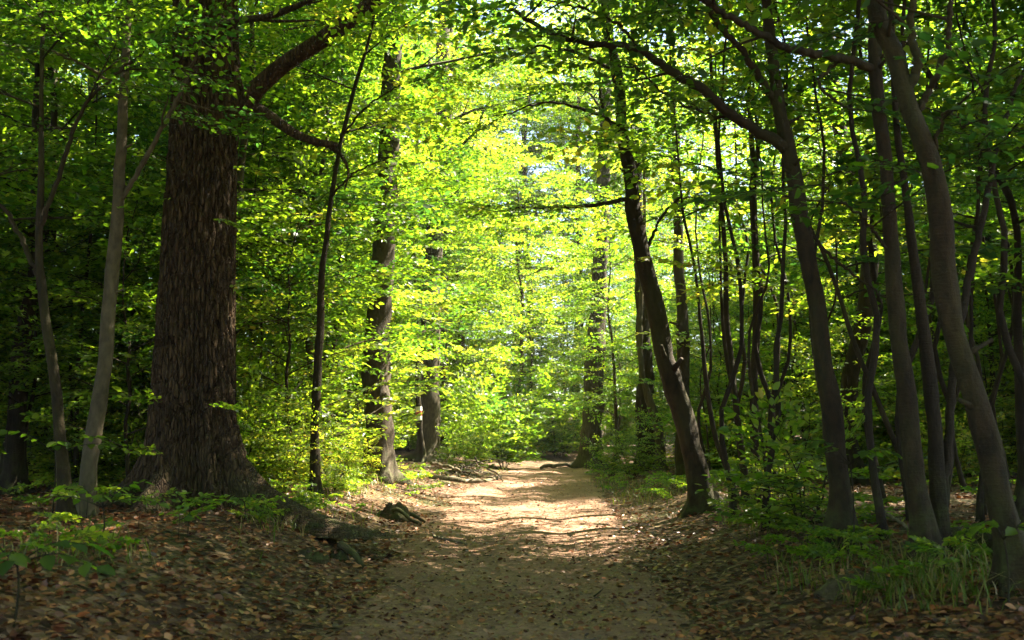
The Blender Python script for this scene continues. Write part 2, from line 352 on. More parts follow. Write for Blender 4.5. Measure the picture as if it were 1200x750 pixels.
class Crown:
    """limbs and leafy sprays of one crown, built into one mesh"""
    def __init__(s, seed, leaf=0.11):
        s.g = np.random.default_rng(seed); s.leaf = leaf; s.tubes = []; s.sp = []
    def spray(s, p, d, sc=1.0):
        d = np.asarray(d, float); d = d / (np.linalg.norm(d) + 1e-9)
        s.sp.append((np.asarray(p, float), d, sc * s.g.uniform(0.75, 1.2)))
    def limb(s, p0, d0, L, r0, sub=1, flat=0.5, leafy=0.25, step=0.45, keep=1.0):
        g = s.g; n = max(4, int(L / 0.35)); d = np.asarray(d0, float); d /= np.linalg.norm(d)
        P = [np.asarray(p0, float)]; h = L / n
        for i in range(n):
            tgt = np.array([d[0], d[1], 0.12]); d = d + flat * h * (tgt - d) * 0.8 + g.normal(0, 0.09, 3) * np.array([1, 1, .7]); d /= np.linalg.norm(d)
            P.append(P[-1] + d * h)
        P = np.array(P); r = r0 * (1 - np.linspace(0, 1, n + 1)) ** 0.8 + 0.004
        s.tubes.append((P, r, 5 if r0 > 0.02 else 4))
        s.dress(P, r, sub, leafy, step, keep)
    def dress(s, P, r, sub=1, leafy=0.25, step=0.45, keep=1.0, sl=None):
        g = s.g
        A = np.r_[0, np.cumsum(np.linalg.norm(np.diff(P, axis=0), axis=1))]; L = A[-1]
        u = leafy * L; sg = 1 if g.random() < 0.5 else -1
        while u < L:
            p = np.array([np.interp(u, A, P[:, c]) for c in range(3)]); k = min(np.searchsorted(A, u), len(P) - 1)
            d = P[k] - P[k - 1]; d = d / (np.linalg.norm(d) + 1e-9)
            a = sg * g.uniform(0.7, 1.25); sg = -sg
            e = np.array([d[0] * math.cos(a) - d[1] * math.sin(a), d[0] * math.sin(a) + d[1] * math.cos(a), 0.35 * d[2] + g.normal(0.05, 0.15)])
            if abs(d[2]) > 0.8: b = g.uniform(0, 6.28); e = np.array([math.cos(b), math.sin(b), 0.25])
            if g.random() < keep:
                if sub > 0:
                    l2 = (sl or (0.28 * L + 0.35)) * (1.15 - 0.6 * u / L) * g.uniform(0.7, 1.2)
                    s.limb(p, e, l2, max(0.006, 0.45 * np.interp(u, A, r)), sub - 1, 0.6, 0.2, step * 0.8)
                else: s.spray(p, e)
            u += step * g.uniform(0.7, 1.3)
        d = P[-1] - P[-2]; s.spray(P[-1] - 0.1 * d, d)
    def build(s, name, mats, loc=(0, 0, 0), tint=0.4, tspread=0.18):
        VV = []; QQ = []; MI = []; TT = []; b = 0
        for P, r, k in s.tubes:
            v, q = tube(P, r, k); VV.append(v); QQ.append(q + b); b += len(v); MI.append(np.ones(len(q))); TT.append(np.zeros(len(q)))
        T = SPRAYS[s.leaf]
        which = s.g.integers(0, len(T), len(s.sp))
        for k, tp in enumerate(T):
            idx = np.nonzero(which == k)[0]
            if not len(idx): continue
            P = np.array([s.sp[i][0] for i in idx]); D = np.array([s.sp[i][1] for i in idx]); sc = np.array([s.sp[i][2] for i in idx])
            D[:, 2] = np.clip(D[:, 2], -0.6, 0.75); D /= np.linalg.norm(D, axis=1, keepdims=True)
            up = np.array([0, 0, 1.0]) + s.g.normal(0, 0.25, (len(idx), 3))
            Y = np.cross(up, D); Y /= np.linalg.norm(Y, axis=1, keepdims=True); Z = np.cross(D, Y)
            M = np.stack([D, Y, Z], -1)
            tv = np.einsum('mij,nj->mni', M, tp['tv']) * sc[:, None, None] + P[:, None]
            nv = len(tp['tv']); VV.append(tv.reshape(-1, 3)); q = (tp['tq'][None] + (np.arange(len(idx)) * nv)[:, None, None]).reshape(-1, 4) + b
            QQ.append(q); b += tv.shape[0] * nv; MI.append(np.ones(len(q))); TT.append(np.zeros(len(q)))
            lp = (np.einsum('mij,nj->mni', M, tp['P']) * sc[:, None, None] + P[:, None]).reshape(-1, 3)
            lx = np.einsum('mij,nj->mni', M, tp['X']).reshape(-1, 3); lz = np.einsum('mij,nj->mni', M, tp['Z']).reshape(-1, 3)
            ls = (tp['S'][None] * sc[:, None] ** 0.5).reshape(-1); ls = ls * s.g.uniform(0.85, 1.15, len(ls))
            lx = lx + s.g.normal(0, 0.12, lx.shape); lz = lz + s.g.normal(0, 0.12, lz.shape)
            v, q = leaves(lp, lx, lz, ls, s.g.uniform(0.7, 1.4, len(lp))[:, None, None]); VV.append(v); QQ.append(q + b); b += len(v); MI.append(np.zeros(len(q)))
            ti = tint + np.repeat(s.g.normal(0, tspread * 0.7, len(idx)), len(tp['P'])) + s.g.normal(0, tspread, len(lp)) + (s.g.random(len(lp)) < 0.01) * 0.3
            TT.append(np.repeat(np.clip(ti, 0, 1), 2))
        V = np.vstack(VV) - np.asarray(loc); s.nleaf = sum(len(x) for x in TT) // 2
        return mesh(name, V, np.vstack(QQ), mats, np.concatenate(MI), np.concatenate(TT))

# ------------------------------------------------------------------ ground and path
def sheet(name, xs, ys, zoff, mat):
    X, Y = np.meshgrid(xs, ys); Z = height(X, Y) + zoff
    V = np.stack([X, Y, Z], -1).reshape(-1, 3); nx, ny = len(xs), len(ys)
    i = (np.arange(ny - 1)[:, None] * nx + np.arange(nx - 1)[None])
    Q = np.stack([i, i + 1, i + nx + 1, i + nx], -1).reshape(-1, 4)
    return mesh(name, V, Q, mat)
xs = np.unique(np.r_[np.linspace(-400, -40, 30), np.linspace(-40, -10, 60), np.linspace(-10, 10, 120), np.linspace(10, 40, 60), np.linspace(40, 400, 30)])
ys = np.unique(np.r_[np.linspace(-60, 2, 20), np.linspace(2, 26, 130), np.linspace(26, 60, 80), np.linspace(60, 120, 40), np.linspace(120, 600, 30)])
obj('ground', sheet('ground', xs, ys, 0, M_GROUND), kind='structure')
py_ = np.unique(np.r_[np.linspace(-8, 30, 300), np.linspace(30, 70, 160)]); ns = 34
cx = path_x(py_); hw = path_w(py_)
el = hw * (1 + 0.5 * fbm(py_ * 0.9, py_ * 0 + 3, 40, 4)) + 0.05; er = hw * (1 + 0.5 * fbm(py_ * 0.9, py_ * 0 + 9, 47, 4)) + 0.05
u = np.linspace(0, 1, ns)[None]
X = (cx - el)[:, None] * (1 - u) + (cx + er)[:, None] * u; Y = np.repeat(py_[:, None], ns, 1)
edge = np.minimum(u, 1 - u) * 2
Z = height(X, Y) + 0.014 - 0.02 * (1 - sstep(0, 0.12, edge))
i = (np.arange(len(py_) - 1)[:, None] * ns + np.arange(ns - 1)[None])
obj('path', mesh('path', np.stack([X, Y, Z], -1).reshape(-1, 3), np.stack([i, i + 1, i + ns + 1, i + ns], -1).reshape(-1, 4), M_PATH), kind='structure')

# ------------------------------------------------------------------ the great oak
def build_oak():
    base = on_ground(234, 596); D = base[1] + 0.3; k = D / FPX
    prof = [(640, 234, 112), (600, 234, 108), (570, 233, 106), (500, 233, 100), (450, 233, 98), (380, 234, 95), (300, 236, 91), (220, 239, 86), (150, 241, 82), (80, 242, 78), (0, 241, 75), (-120, 238, 68), (-300, 236, 60)]
    C3 = np.array([at(px, py, D) for py, px, _ in prof]); rr = np.array([wd * 0.95 * k / 2 for *_, wd in prof])
    z0 = height(C3[1, 0], D) - 0.25
    o = thing('oak_tree', 'massive old oak with furrowed brown bark and flared roots beside the path', 'tree', (C3[1, 0], D, z0))
    nz, na = 320, 360
    z = z0 + (C3[-1, 2] - z0) * np.linspace(0, 1, nz) ** 1.25
    cx = np.interp(z, C3[:, 2], C3[:, 0]); r0 = np.interp(z, C3[:, 2], rr)
    th = np.arange(na) / na * 2 * math.pi
    TH, ZZ = np.meshgrid(th, z); hz = ZZ - (z0 + 0.25)
    def lobe(a, wd): return np.exp(-((np.mod(TH - a + math.pi, 2 * math.pi) - math.pi) / wd) ** 2)
    lob = 0.62 * lobe(R(185), 0.36) + 0.95 * lobe(R(-25), 0.28) + 0.62 * lobe(R(250), 0.22) + 0.30 * lobe(R(300), 0.18) + 0.5 * lobe(R(60), 0.4) + 0.45 * lobe(R(120), 0.4)
    fl = np.exp(-np.clip(hz, -0.3, 9) / 0.34); fl2 = np.exp(-np.clip(hz, -0.3, 9) / 0.95)
    rad = np.repeat(r0[:, None], na, 1) + lob * fl * 1.0 + 0.16 * lob * fl2 + 0.05 * fl - 0.14 * fl2 * (1 - np.clip(lob * 2, 0, 1))
    # furrowed bark: plates between wandering vertical fissures
    wob = 1.1 * (vnoise(TH / (2 * math.pi) * 12, ZZ * 0.9, 3, px=12) - 0.5)
    nc = 46; U = TH / (2 * math.pi) * nc + wob * 1.3; W = ZZ / 0.34
    W = W + 0.5 * (np.floor(U) % 2); F1 = np.full(U.shape, 9.0); F2 = F1.copy()
    for du in (-1, 0, 1):
        for dw in (-1, 0, 1):
            cu = np.floor(U) + du; cw = np.floor(W) + dw
            jx = cu + 0.1 + 0.8 * _h(np.mod(cu, nc), cw, 5) - U; jy = cw + 0.1 + 0.8 * _h(np.mod(cu, nc), cw, 6) - W
            dd = np.sqrt(jx * jx + jy * jy); F2 = np.minimum(F2, np.maximum(F1, dd)); F1 = np.minimum(F1, dd)
    n2 = vnoise(U * 3, ZZ * 14, 15, px=nc * 3); n3 = vnoise(TH / (2 * math.pi) * 150, ZZ * 30, 31, px=150)
    rad += -0.055 * np.exp(-((F2 - F1) / 0.16) ** 2) + 0.022 * (_h(np.mod(np.floor(U), nc), np.floor(W), 9) - 0.5) + 0.014 * (n2 - 0.5) + 0.010 * (n3 - 0.5)
    rad += 0.10 * (vnoise(TH / (2 * math.pi) * 5, ZZ * 0.5, 55, px=5) - 0.5)
    zb = C3[0, 2] * 0
    knot = at(280, 120, D)[2]   # swelling where the two limbs leave
    rad += 0.12 * np.exp(-((ZZ - knot) / 0.3) ** 2) * lobe(R(-5), 0.5)
    V = np.stack([cx[:, None] + rad * np.cos(TH), D + rad * np.sin(TH), ZZ], -1).reshape(-1, 3) - np.array([C3[1, 0], D, z0])
    i = np.arange(nz - 1)[:, None] * na; j = np.arange(na)[None]; q = (j + 1) % na
    obj('trunk', mesh('oak_trunk', V, np.stack([i + j, i + q, i + na + q, i + na + j], -1).reshape(-1, 4), M_OAK), o)
    org = np.array([C3[1, 0], D, z0])
    cr = Crown(77, 0.11)
    def limb(pts, w0, w1, dy, mat=M_OAK, leafy=None, name='branch', sides=14, lump=0.22):
        P = catmull([at(px, py, D + dy * (n / (len(pts) - 1))) for n, (px, py) in enumerate(pts)], 46)
        r = np.linspace(w0, w1, 46) * k / 2
        v, f = tube(P, r, sides, lump, 4); obj(name, mesh('oak_branch', v - org, f, mat), o)
        if leafy is not None: cr.dress(P, r, 1, leafy, 0.5, 0.9, 1.0)
        return P, r
    limb([(266, 135), (288, 122), (300, 104), (330, 78), (365, 55), (400, 30), (440, 0), (490, -40), (560, -90)], 25, 11, -1.0, leafy=0.72)
    limb([(268, 128), (290, 124), (310, 132), (330, 146), (348, 158), (370, 166), (394, 170)], 20, 7, -0.6)
    limb([(380, 168), (398, 180), (408, 200), (404, 222)], 7, 2, -0.3, sides=6)
    limb([(262, 30), (280, 24), (310, 20), (345, 8), (380, -8)], 11, 5, -2.2, leafy=0.4, sides=8)
    # shoots on the trunk
    g = cr.g
    for px, py, dx, dz, s in [(215, 200, -.2, .1, .75), (250, 175, .3, .2, .8), (262, 205, .5, 0, .8), (230, 240, -.4, .1, .6), (205, 190, -.7, .2, .7), (250, 260, .3, -.1, .6), (205, 395, -.5, .2, .5), (275, 190, .8, .1, .8), (215, 478, -.2, .15, .6), (240, 480, .4, .1, .55), (185, 470, -.8, .2, .7), (200, 540, -.1, .2, .5), (262, 340, .5, .1, .4)]:
        p = at(px, py, D - 0.52); d = np.array([dx, -0.75, dz])
        cr.tubes.append((np.array([p, p + d * 0.15, p + d * 0.32]), np.array([.009, .007, .005]), 4)); cr.spray(p + d * 0.3, d + np.array([dx, .3, 0]), s)
    # crown overhead
    top = z0 + 8.2
    for n in range(18):
        a = n * 2.4 + 0.3; zz = top - 0.6 + n * 0.42
        cr.limb((C3[-2, 0], D, zz), (math.cos(a), math.sin(a), 0.5), 5.2 - 0.12 * n, 0.10, 2 if n % 3 == 0 else 1, 0.35, 0.25, 0.5)
    obj('crown', cr.build('oak_crown', [M_LEAF, M_OAK], org, 0.42), o)
    return D
OAK_D = build_oak()

# ------------------------------------------------------------------ traced trees along the path
def traced(name, label, stems, Y=None, mat=M_BARK, branches=(), crown=None, leafmat=M_LEAF, leaf=0.11, seed=1, tint=0.4, flare=1.35, group=None, sides=14):
    """stems: lists of (px, py, width px) from the foot upwards; branches: ([(px, py)...], w0, w1, dy, leafy)"""
    b = stems[0][0]
    if Y is None: base = on_ground(b[0], b[1]); Y = base[1]
    bx = at(b[0], b[1], Y)[0]; z0 = float(height(bx, Y)) - 0.12
    org = np.array([bx, Y, z0]); k = Y / FPX
    o = thing(name, label, 'tree', org, group)
    cr = Crown(seed, leaf); g = cr.g; tops = []
    for si, st in enumerate(stems):
        P = np.array([at(px, py, Y + 0.25 * si) for px, py, _ in st]); r = np.array([wd for *_, wd in st]) * 0.92 * k / 2
        if si == 0 and P[0, 2] > z0: P = np.vstack([[P[0, 0] - 0.02, P[0, 1], z0], P]) if P[0, 2] - z0 > 0.15 else np.vstack([[P[0, 0], P[0, 1], z0], P[1:]]); r = np.r_[r[0], r] if len(P) > len(r) else r
        if si and P[0, 2] - height(P[0, 0], P[0, 1]) < 0.6: P[0, 2] = height(P[0, 0], P[0, 1]) - 0.1
        dd = P[-1] - P[-2]; dd /= np.linalg.norm(dd); ext = crown['ext'] if crown else 1.5
        dd = dd * 0.5 + np.array([0, 0, .6])
        P = np.vstack([P, P[-1] + dd * ext * 0.5, P[-1] + (dd + [0, 0, .15]) * ext]); r = np.r_[r, r[-1] * 0.75, max(0.012, r[-1] * 0.4)]
        n = int(min(130, 20 + 12 * np.linalg.norm(P[-1] - P[0])))
        PR = catmull(np.c_[P, r], n); P2 = PR[:, :3]; r2 = np.maximum(PR[:, 3], 0.008)
        hz = P2[:, 2] - P2[0, 2] - 0.1; r2 = r2 * (1 + (flare - 1) * np.exp(-np.clip(hz, 0, 9) / 0.22))
        wob = min(0.03, 0.35 * r2.mean()); P2 = P2 + np.c_[fbm(P2[:, 2] * 1.3, P2[:, 2] * 0 + si, seed, 3), fbm(P2[:, 2] * 1.3, P2[:, 2] * 0 + 7 + si, seed, 3), np.zeros(n)] * wob * 4 * sstep(0, 0.8, hz)[:, None]
        v, f = tube(P2, r2, sides, 0.16, seed + si, True, 1.2 if r2[0] > 0.06 else 0.3)
        obj('trunk', mesh(name + '_trunk', v - org, f, mat), o); tops.append((P2, r2))
        if Y < 26 and 0.05 < r2[n // 3] < 0.2:      # broken stubs and knots
            for _ in range(g.integers(3, 6)):
                i = g.integers(int(n * 0.12), int(n * 0.6)); a = g.uniform(math.pi, 2 * math.pi); d = np.array([math.cos(a), math.sin(a), g.uniform(0.1, 0.7)]); rr = r2[i]
                q0 = P2[i] + d * rr * 0.6; L = g.uniform(0.5, 1.6) * rr + 0.03
                v, f = tube(np.array([q0, q0 + d * rr * 0.5, q0 + d * (rr * 0.5 + L)]), np.array([rr * 0.42, rr * 0.26, rr * 0.16]), 8, 0.3, seed + i)
                obj('branch_stub', mesh('branch_stub', v - org, f, mat), o)
    for pts, w0, w1, dy, leafy in branches:
        m = len(pts); P = catmull([at(px, py, Y + dy * n / (m - 1)) for n, (px, py) in enumerate(pts)], 10 + 5 * m)
        P = P + g.normal(0, 0.008, P.shape); r = np.linspace(w0, w1, len(P)) * k / 2
        v, f = tube(P, r, 9, 0.15, seed); obj('branch', mesh(name + '_branch', v - org, f, mat), o)
        if leafy is not None: cr.dress(P, r, 1 if w1 > 1.5 else 0, leafy, 0.4, 0.9, 0.9)
    if crown:
        for P2, r2 in tops:
            for n in range(crown['n']):
                f = crown['lo'] + (1 - crown['lo']) * (n + 0.5 * g.random()) / crown['n']
                i = min(len(P2) - 1, int(f * (len(P2) - 1))); a = n * 2.4 + seed
                L = crown['L'] * (1 - 0.35 * f) * g.uniform(0.7, 1.2)
                cr.limb(P2[i], (math.cos(a), math.sin(a), crown.get('up', 0.45)), L, min(0.4 * r2[i], 0.012 * L + 0.004), crown.get('sub', 1), 0.45, 0.22, crown.get('step', 0.42))
            cr.dress(P2[-6:], r2[-6:], 0, 0.1, 0.3)
    if cr.sp: obj('crown', cr.build(name + '_crown', [leafmat, mat], org, tint), o)
    return o
CR = dict
# left of the path
traced('young_tree', 'slim pale smooth trunk left of the oak, leaning right as it rises', [[(97, 607, 19), (108, 530, 19), (121, 440, 18), (130, 340, 17), (139, 250, 15), (145, 150, 12), (149, 60, 11), (151, -20, 9)]],
       mat=M_PALE, branches=[([(143, 232), (165, 195), (185, 160), (205, 120), (232, 62)], 7, 3, -0.3, 0.5), ([(146, 120), (120, 90), (95, 75), (60, 60)], 5, 2, -0.5, 0.4)], crown=CR(n=9, lo=0.55, L=2.2, ext=3), leaf=0.085, seed=21)
traced('young_tree', 'dark slender tree forking at mid height beside the pale leaning trunk', [[(78, 612, 15), (73, 530, 14), (62, 430, 13), (50, 350, 11), (45, 290, 10), (47, 220, 8), (49, 150, 6), (50, 60, 5)]],
       mat=M_BARK, branches=[([(48, 335), (30, 290), (0, 240), (-40, 190)], 7, 4, 0.4, 0.5), ([(46, 272), (70, 205), (95, 132), (130, 92), (170, 60)], 6, 3, -0.3, 0.5)], crown=CR(n=9, lo=0.5, L=2.3, ext=3), leaf=0.085, seed=22)
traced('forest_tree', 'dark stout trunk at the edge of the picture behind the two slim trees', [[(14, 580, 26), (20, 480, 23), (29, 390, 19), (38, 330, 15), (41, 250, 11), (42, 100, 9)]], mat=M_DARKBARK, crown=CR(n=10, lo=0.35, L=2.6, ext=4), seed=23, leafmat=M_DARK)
traced('forest_tree', 'thin crooked stem just behind the oak on its shaded side', [[(176, 575, 7), (170, 480, 7), (160, 400, 7), (153, 330, 6), (147, 250, 5), (150, 130, 4)]], Y=19, mat=M_BARK, crown=CR(n=10, lo=0.3, L=2.2, ext=3), seed=24)
traced('forest_tree', 'very thin upright stem between the dark trunk and the pale leaning one', [[(88, 600, 6), (90, 500, 6), (93, 400, 5), (104, 300, 4), (108, 230, 3)]], Y=16, mat=M_DARKBARK, crown=CR(n=9, lo=0.35, L=1.8, ext=2), seed=25)
traced('young_tree', 'thin straight tree standing alone right of the oak, bending towards the path up high', [[(369, 582, 11), (369, 520, 11), (373, 430, 10), (377, 340, 9), (383, 270, 7), (394, 190, 6), (414, 110, 5), (437, 20, 4)]],
       mat=M_BARK, branches=[([(400, 160), (430, 125), (470, 100), (510, 90)], 3, 1.2, -0.5, 0.3), ([(388, 230), (420, 200), (470, 180)], 3, 1.2, -0.5, 0.3)], crown=CR(n=10, lo=0.5, L=2.0, ext=3), seed=26, tint=0.45)
traced('young_tree', 'young tree of two stems parting near the ground, right of the straight thin tree', [[(383, 550, 11), (383, 490, 10), (386, 430, 8), (395, 370, 7), (398, 300, 6), (397, 220, 5), (400, 120, 4)], [(383, 490, 7), (381, 440, 6), (384, 380, 5), (380, 300, 5), (368, 170, 4), (368, 40, 3)]],
       Y=23, mat=M_BARK, crown=CR(n=9, lo=0.4, L=2.2, ext=3), seed=27, tint=0.45)
traced('young_tree', 'slim dark stem nearest the oak on its sunny side', [[(309, 560, 10), (317, 480, 9), (326, 420, 8), (333, 370, 7), (346, 290, 5), (352, 200, 4)]], Y=21, mat=M_DARKBARK, crown=CR(n=9, lo=0.4, L=2.0, ext=3), seed=28, tint=0.5)
traced('forest_tree', 'broad brown trunk with a paler sunny side, standing at the left verge of the path', [[(444, 562, 37), (444, 480, 35), (443, 400, 33), (446, 330, 31), (452, 220, 28), (458, 100, 25), (464, 0, 22)]], mat=M_GREYB, crown=CR(n=17, lo=0.36, L=4.6, ext=9, step=0.55), leaf=0.14, seed=29, tint=0.45, leafmat=M_LEAF, sides=20)
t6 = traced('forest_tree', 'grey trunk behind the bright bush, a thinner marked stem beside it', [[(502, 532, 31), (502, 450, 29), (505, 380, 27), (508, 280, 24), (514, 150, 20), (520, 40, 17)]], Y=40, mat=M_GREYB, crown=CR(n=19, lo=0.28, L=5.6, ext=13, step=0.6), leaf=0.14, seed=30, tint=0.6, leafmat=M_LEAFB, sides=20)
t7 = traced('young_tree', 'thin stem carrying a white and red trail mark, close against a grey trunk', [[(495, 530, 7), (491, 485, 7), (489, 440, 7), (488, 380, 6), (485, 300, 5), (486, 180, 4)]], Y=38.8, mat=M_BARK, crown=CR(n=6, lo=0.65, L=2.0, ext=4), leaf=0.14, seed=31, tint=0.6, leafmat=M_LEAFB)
kk = 38.8 / FPX
for name, py, hh, m in [('trail_mark', 479, 5, M_WHITE), ('trail_mark', 484.5, 5, M_RED), ('trail_mark', 490, 5, M_WHITE)]:
    P = np.array([at(490.9, py + hh / 2, 38.8), at(490.8, py, 38.8), at(490.6, py - hh / 2, 38.8)])
    v, f = tube(P, 3.9 * kk, 14, cap=False)
    obj(name, mesh('trail_mark', v - np.array(t7.location), f, m), t7)
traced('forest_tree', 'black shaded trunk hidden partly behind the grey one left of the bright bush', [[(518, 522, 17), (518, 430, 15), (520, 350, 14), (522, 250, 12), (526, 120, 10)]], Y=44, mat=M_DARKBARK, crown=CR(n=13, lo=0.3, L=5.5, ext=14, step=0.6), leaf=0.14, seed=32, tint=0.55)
# right of the path
traced('forest_tree', 'dark broad trunk at the bend where the path vanishes', [[(692, 548, 29), (694, 500, 26), (697, 440, 24), (700, 380, 22), (704, 300, 19), (708, 180, 17), (712, 60, 15)]], mat=M_GREYB, crown=CR(n=13, lo=0.45, L=4.8, ext=9, step=0.6), leaf=0.14, seed=33, tint=0.5, sides=20)
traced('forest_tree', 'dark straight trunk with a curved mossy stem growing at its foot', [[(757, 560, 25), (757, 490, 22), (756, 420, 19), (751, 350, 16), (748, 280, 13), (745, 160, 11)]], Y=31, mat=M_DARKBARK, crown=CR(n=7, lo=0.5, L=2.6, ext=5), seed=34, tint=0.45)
traced('young_tree', 'curved mossy stem bowing out before the dark straight trunk', [[(777, 562, 13), (771, 510, 12), (762, 470, 10), (753, 440, 8), (750, 400, 7), (752, 350, 6), (756, 260, 5), (754, 160, 4)]], Y=29.5, mat=M_MOSSY, crown=CR(n=6, lo=0.5, L=2.0, ext=3), seed=35, tint=0.5, leafmat=M_LEAFB)
traced('leaning_tree', 'stout grey tree leaning left over the path with one long bare side branch', [[(829, 598, 29), (815, 540, 26), (800, 490, 26), (786, 440, 26), (773, 390, 25), (762, 340, 23), (751, 290, 22), (741, 230, 20), (733, 170, 17), (726, 110, 15), (718, 60, 13), (708, 0, 11)]],
       mat=M_BARK, branches=[([(742, 232), (715, 237), (690, 241), (650, 243), (598, 244)], 6, 2, -1.0, 0.55), ([(735, 180), (718, 150), (705, 120), (702, 70)], 5, 2, -0.6, 0.5), ([(755, 300), (775, 255), (800, 232), (830, 235)], 5, 1.5, 0.5, 0.4), ([(730, 150), (690, 130), (640, 120), (590, 135)], 5, 1.5, -1.2, 0.25), ([(722, 85), (670, 60), (610, 55), (540, 70)], 5, 1.5, -1.6, 0.2)],
       crown=CR(n=11, lo=0.66, L=3.4, ext=3), leaf=0.085, seed=36, tint=0.42, flare=1.5, sides=18)
traced('forest_tree', 'straight brown trunk rising behind the tree that leans over the path', [[(801, 585, 18), (801, 480, 17), (799, 400, 16), (797, 330, 14), (794, 250, 12), (791, 150, 10), (788, 40, 8)]], Y=24, mat=M_BARK, crown=CR(n=7, lo=0.5, L=2.2, ext=3), seed=37, tint=0.45)
traced('coppiced_tree', 'clump of thin stems growing from one foot right of the leaning tree', [[(886, 590, 11), (885, 500, 11), (886, 400, 10), (885, 300, 9), (882, 200, 8), (878, 100, 7), (876, 30, 5)], [(878, 592, 8), (868, 520, 8), (858, 440, 8), (852, 370, 7), (850, 300, 6), (845, 230, 6), (838, 150, 5), (832, 60, 4)], [(868, 590, 7), (850, 545, 7), (838, 510, 6), (828, 450, 6), (822, 390, 5), (815, 320, 4), (800, 240, 3)], [(873, 592, 5), (866, 500, 5), (852, 420, 5), (845, 340, 4), (843, 250, 3)]],
       mat=M_BARK, crown=CR(n=3, lo=0.6, L=1.2, ext=2), seed=38, tint=0.42)
traced('arching_tree', 'tall dark tree from which a long thick branch arches out over the path', [[(989, 640, 25), (985, 600, 25), (977, 530, 25), (970, 460, 25), (962, 390, 23), (953, 320, 22), (940, 250, 21), (928, 190, 20), (915, 130, 17), (907, 70, 15), (897, 0, 13)]],
       mat=M_BARK, branches=[([(922, 174), (906, 163), (882, 150), (847, 127), (827, 107), (797, 90), (773, 75), (750, 58), (727, 53), (700, 52), (650, 40), (596, 10)], 15, 4, -0.8, 0.45),
                             ([(910, 120), (887, 87), (867, 57), (843, 30), (825, 0), (800, -50)], 10, 5, -0.5, 0.5), ([(752, 60), (740, 45), (720, 25), (690, 12), (640, 0)], 5, 2, -1.0, 0.2), ([(870, 140), (830, 132), (790, 118), (745, 82), (700, 70)], 4, 1.5, -0.9, 0.3), ([(945, 270), (975, 300), (1010, 330), (1040, 350)], 5, 2, -0.3, 0.5)],
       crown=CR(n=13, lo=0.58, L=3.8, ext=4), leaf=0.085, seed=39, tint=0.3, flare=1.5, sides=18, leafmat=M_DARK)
traced('twin_tree', 'smooth trunk in a close pair, a mossy horizontal branch reaching left from high up', [[(1088, 660, 21), (1079, 600, 24), (1068, 530, 23), (1062, 460, 22), (1055, 390, 21), (1047, 310, 20), (1040, 230, 19), (1034, 150, 19), (1029, 90, 18), (1026, 20, 16)]],
       mat=M_BARK, branches=[([(1028, 84), (1000, 72), (967, 65), (940, 60), (913, 52), (887, 37), (860, 23), (828, 3), (790, -30)], 12, 6, -0.6, 0.55), ([(985, 70), (960, 95), (980, 120), (1008, 130)], 5, 3, -0.3, 0.5), ([(1045, 300), (1015, 260), (985, 235), (960, 215)], 5, 2, -0.5, 0.3)],
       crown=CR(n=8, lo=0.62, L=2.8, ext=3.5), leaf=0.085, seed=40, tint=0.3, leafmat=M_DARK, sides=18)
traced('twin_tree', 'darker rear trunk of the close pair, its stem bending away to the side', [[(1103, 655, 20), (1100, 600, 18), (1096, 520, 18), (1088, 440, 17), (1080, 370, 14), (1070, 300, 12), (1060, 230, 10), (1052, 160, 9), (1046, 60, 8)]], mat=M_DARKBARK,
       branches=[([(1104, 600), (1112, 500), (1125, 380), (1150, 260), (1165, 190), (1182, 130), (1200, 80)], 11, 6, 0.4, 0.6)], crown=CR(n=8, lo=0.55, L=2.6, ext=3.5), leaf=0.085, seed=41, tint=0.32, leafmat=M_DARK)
traced('leaning_tree', 'thick dark trunk at the edge of the picture, leaning steeply left', [[(1203, 692, 36), (1186, 640, 32), (1170, 580, 31), (1152, 510, 30), (1138, 460, 28), (1122, 400, 27), (1112, 330, 30), (1102, 260, 29), (1090, 205, 27), (1075, 160, 26), (1060, 110, 25), (1045, 60, 24), (1025, 0, 22)]],
       mat=M_BARK, branches=[([(1062, 112), (1075, 75), (1066, 30), (1075, -20)], 14, 8, -0.2, 0.6), ([(1096, 235), (1090, 180), (1078, 140)], 5, 3, 0.2, None), ([(1076, 130), (1095, 95), (1110, 60), (1112, 20), (1120, -30)], 10, 6, -0.3, 0.7), ([(1094, 185), (1100, 150), (1112, 130), (1130, 150)], 6, 2, -0.3, 0.5)],
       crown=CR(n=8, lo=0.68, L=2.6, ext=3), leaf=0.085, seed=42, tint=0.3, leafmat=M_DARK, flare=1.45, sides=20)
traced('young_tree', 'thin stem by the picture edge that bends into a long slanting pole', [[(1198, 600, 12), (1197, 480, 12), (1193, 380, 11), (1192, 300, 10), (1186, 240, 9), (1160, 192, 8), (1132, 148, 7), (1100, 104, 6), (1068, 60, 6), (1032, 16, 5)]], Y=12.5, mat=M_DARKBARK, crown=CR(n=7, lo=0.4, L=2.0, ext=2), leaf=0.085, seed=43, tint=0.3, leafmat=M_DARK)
traced('young_tree', 'slanting thin pole propped between the arching tree and the close pair', [[(1078, 590, 6), (1060, 545, 7), (1040, 500, 7), (1018, 445, 7), (1000, 400, 6), (985, 350, 5), (967, 300, 5), (950, 262, 4)]], Y=11.9, mat=M_BARK, crown=CR(n=6, lo=0.5, L=1.3, ext=1.5, sub=0), leaf=0.085, seed=44, tint=0.35, leafmat=M_DARK)

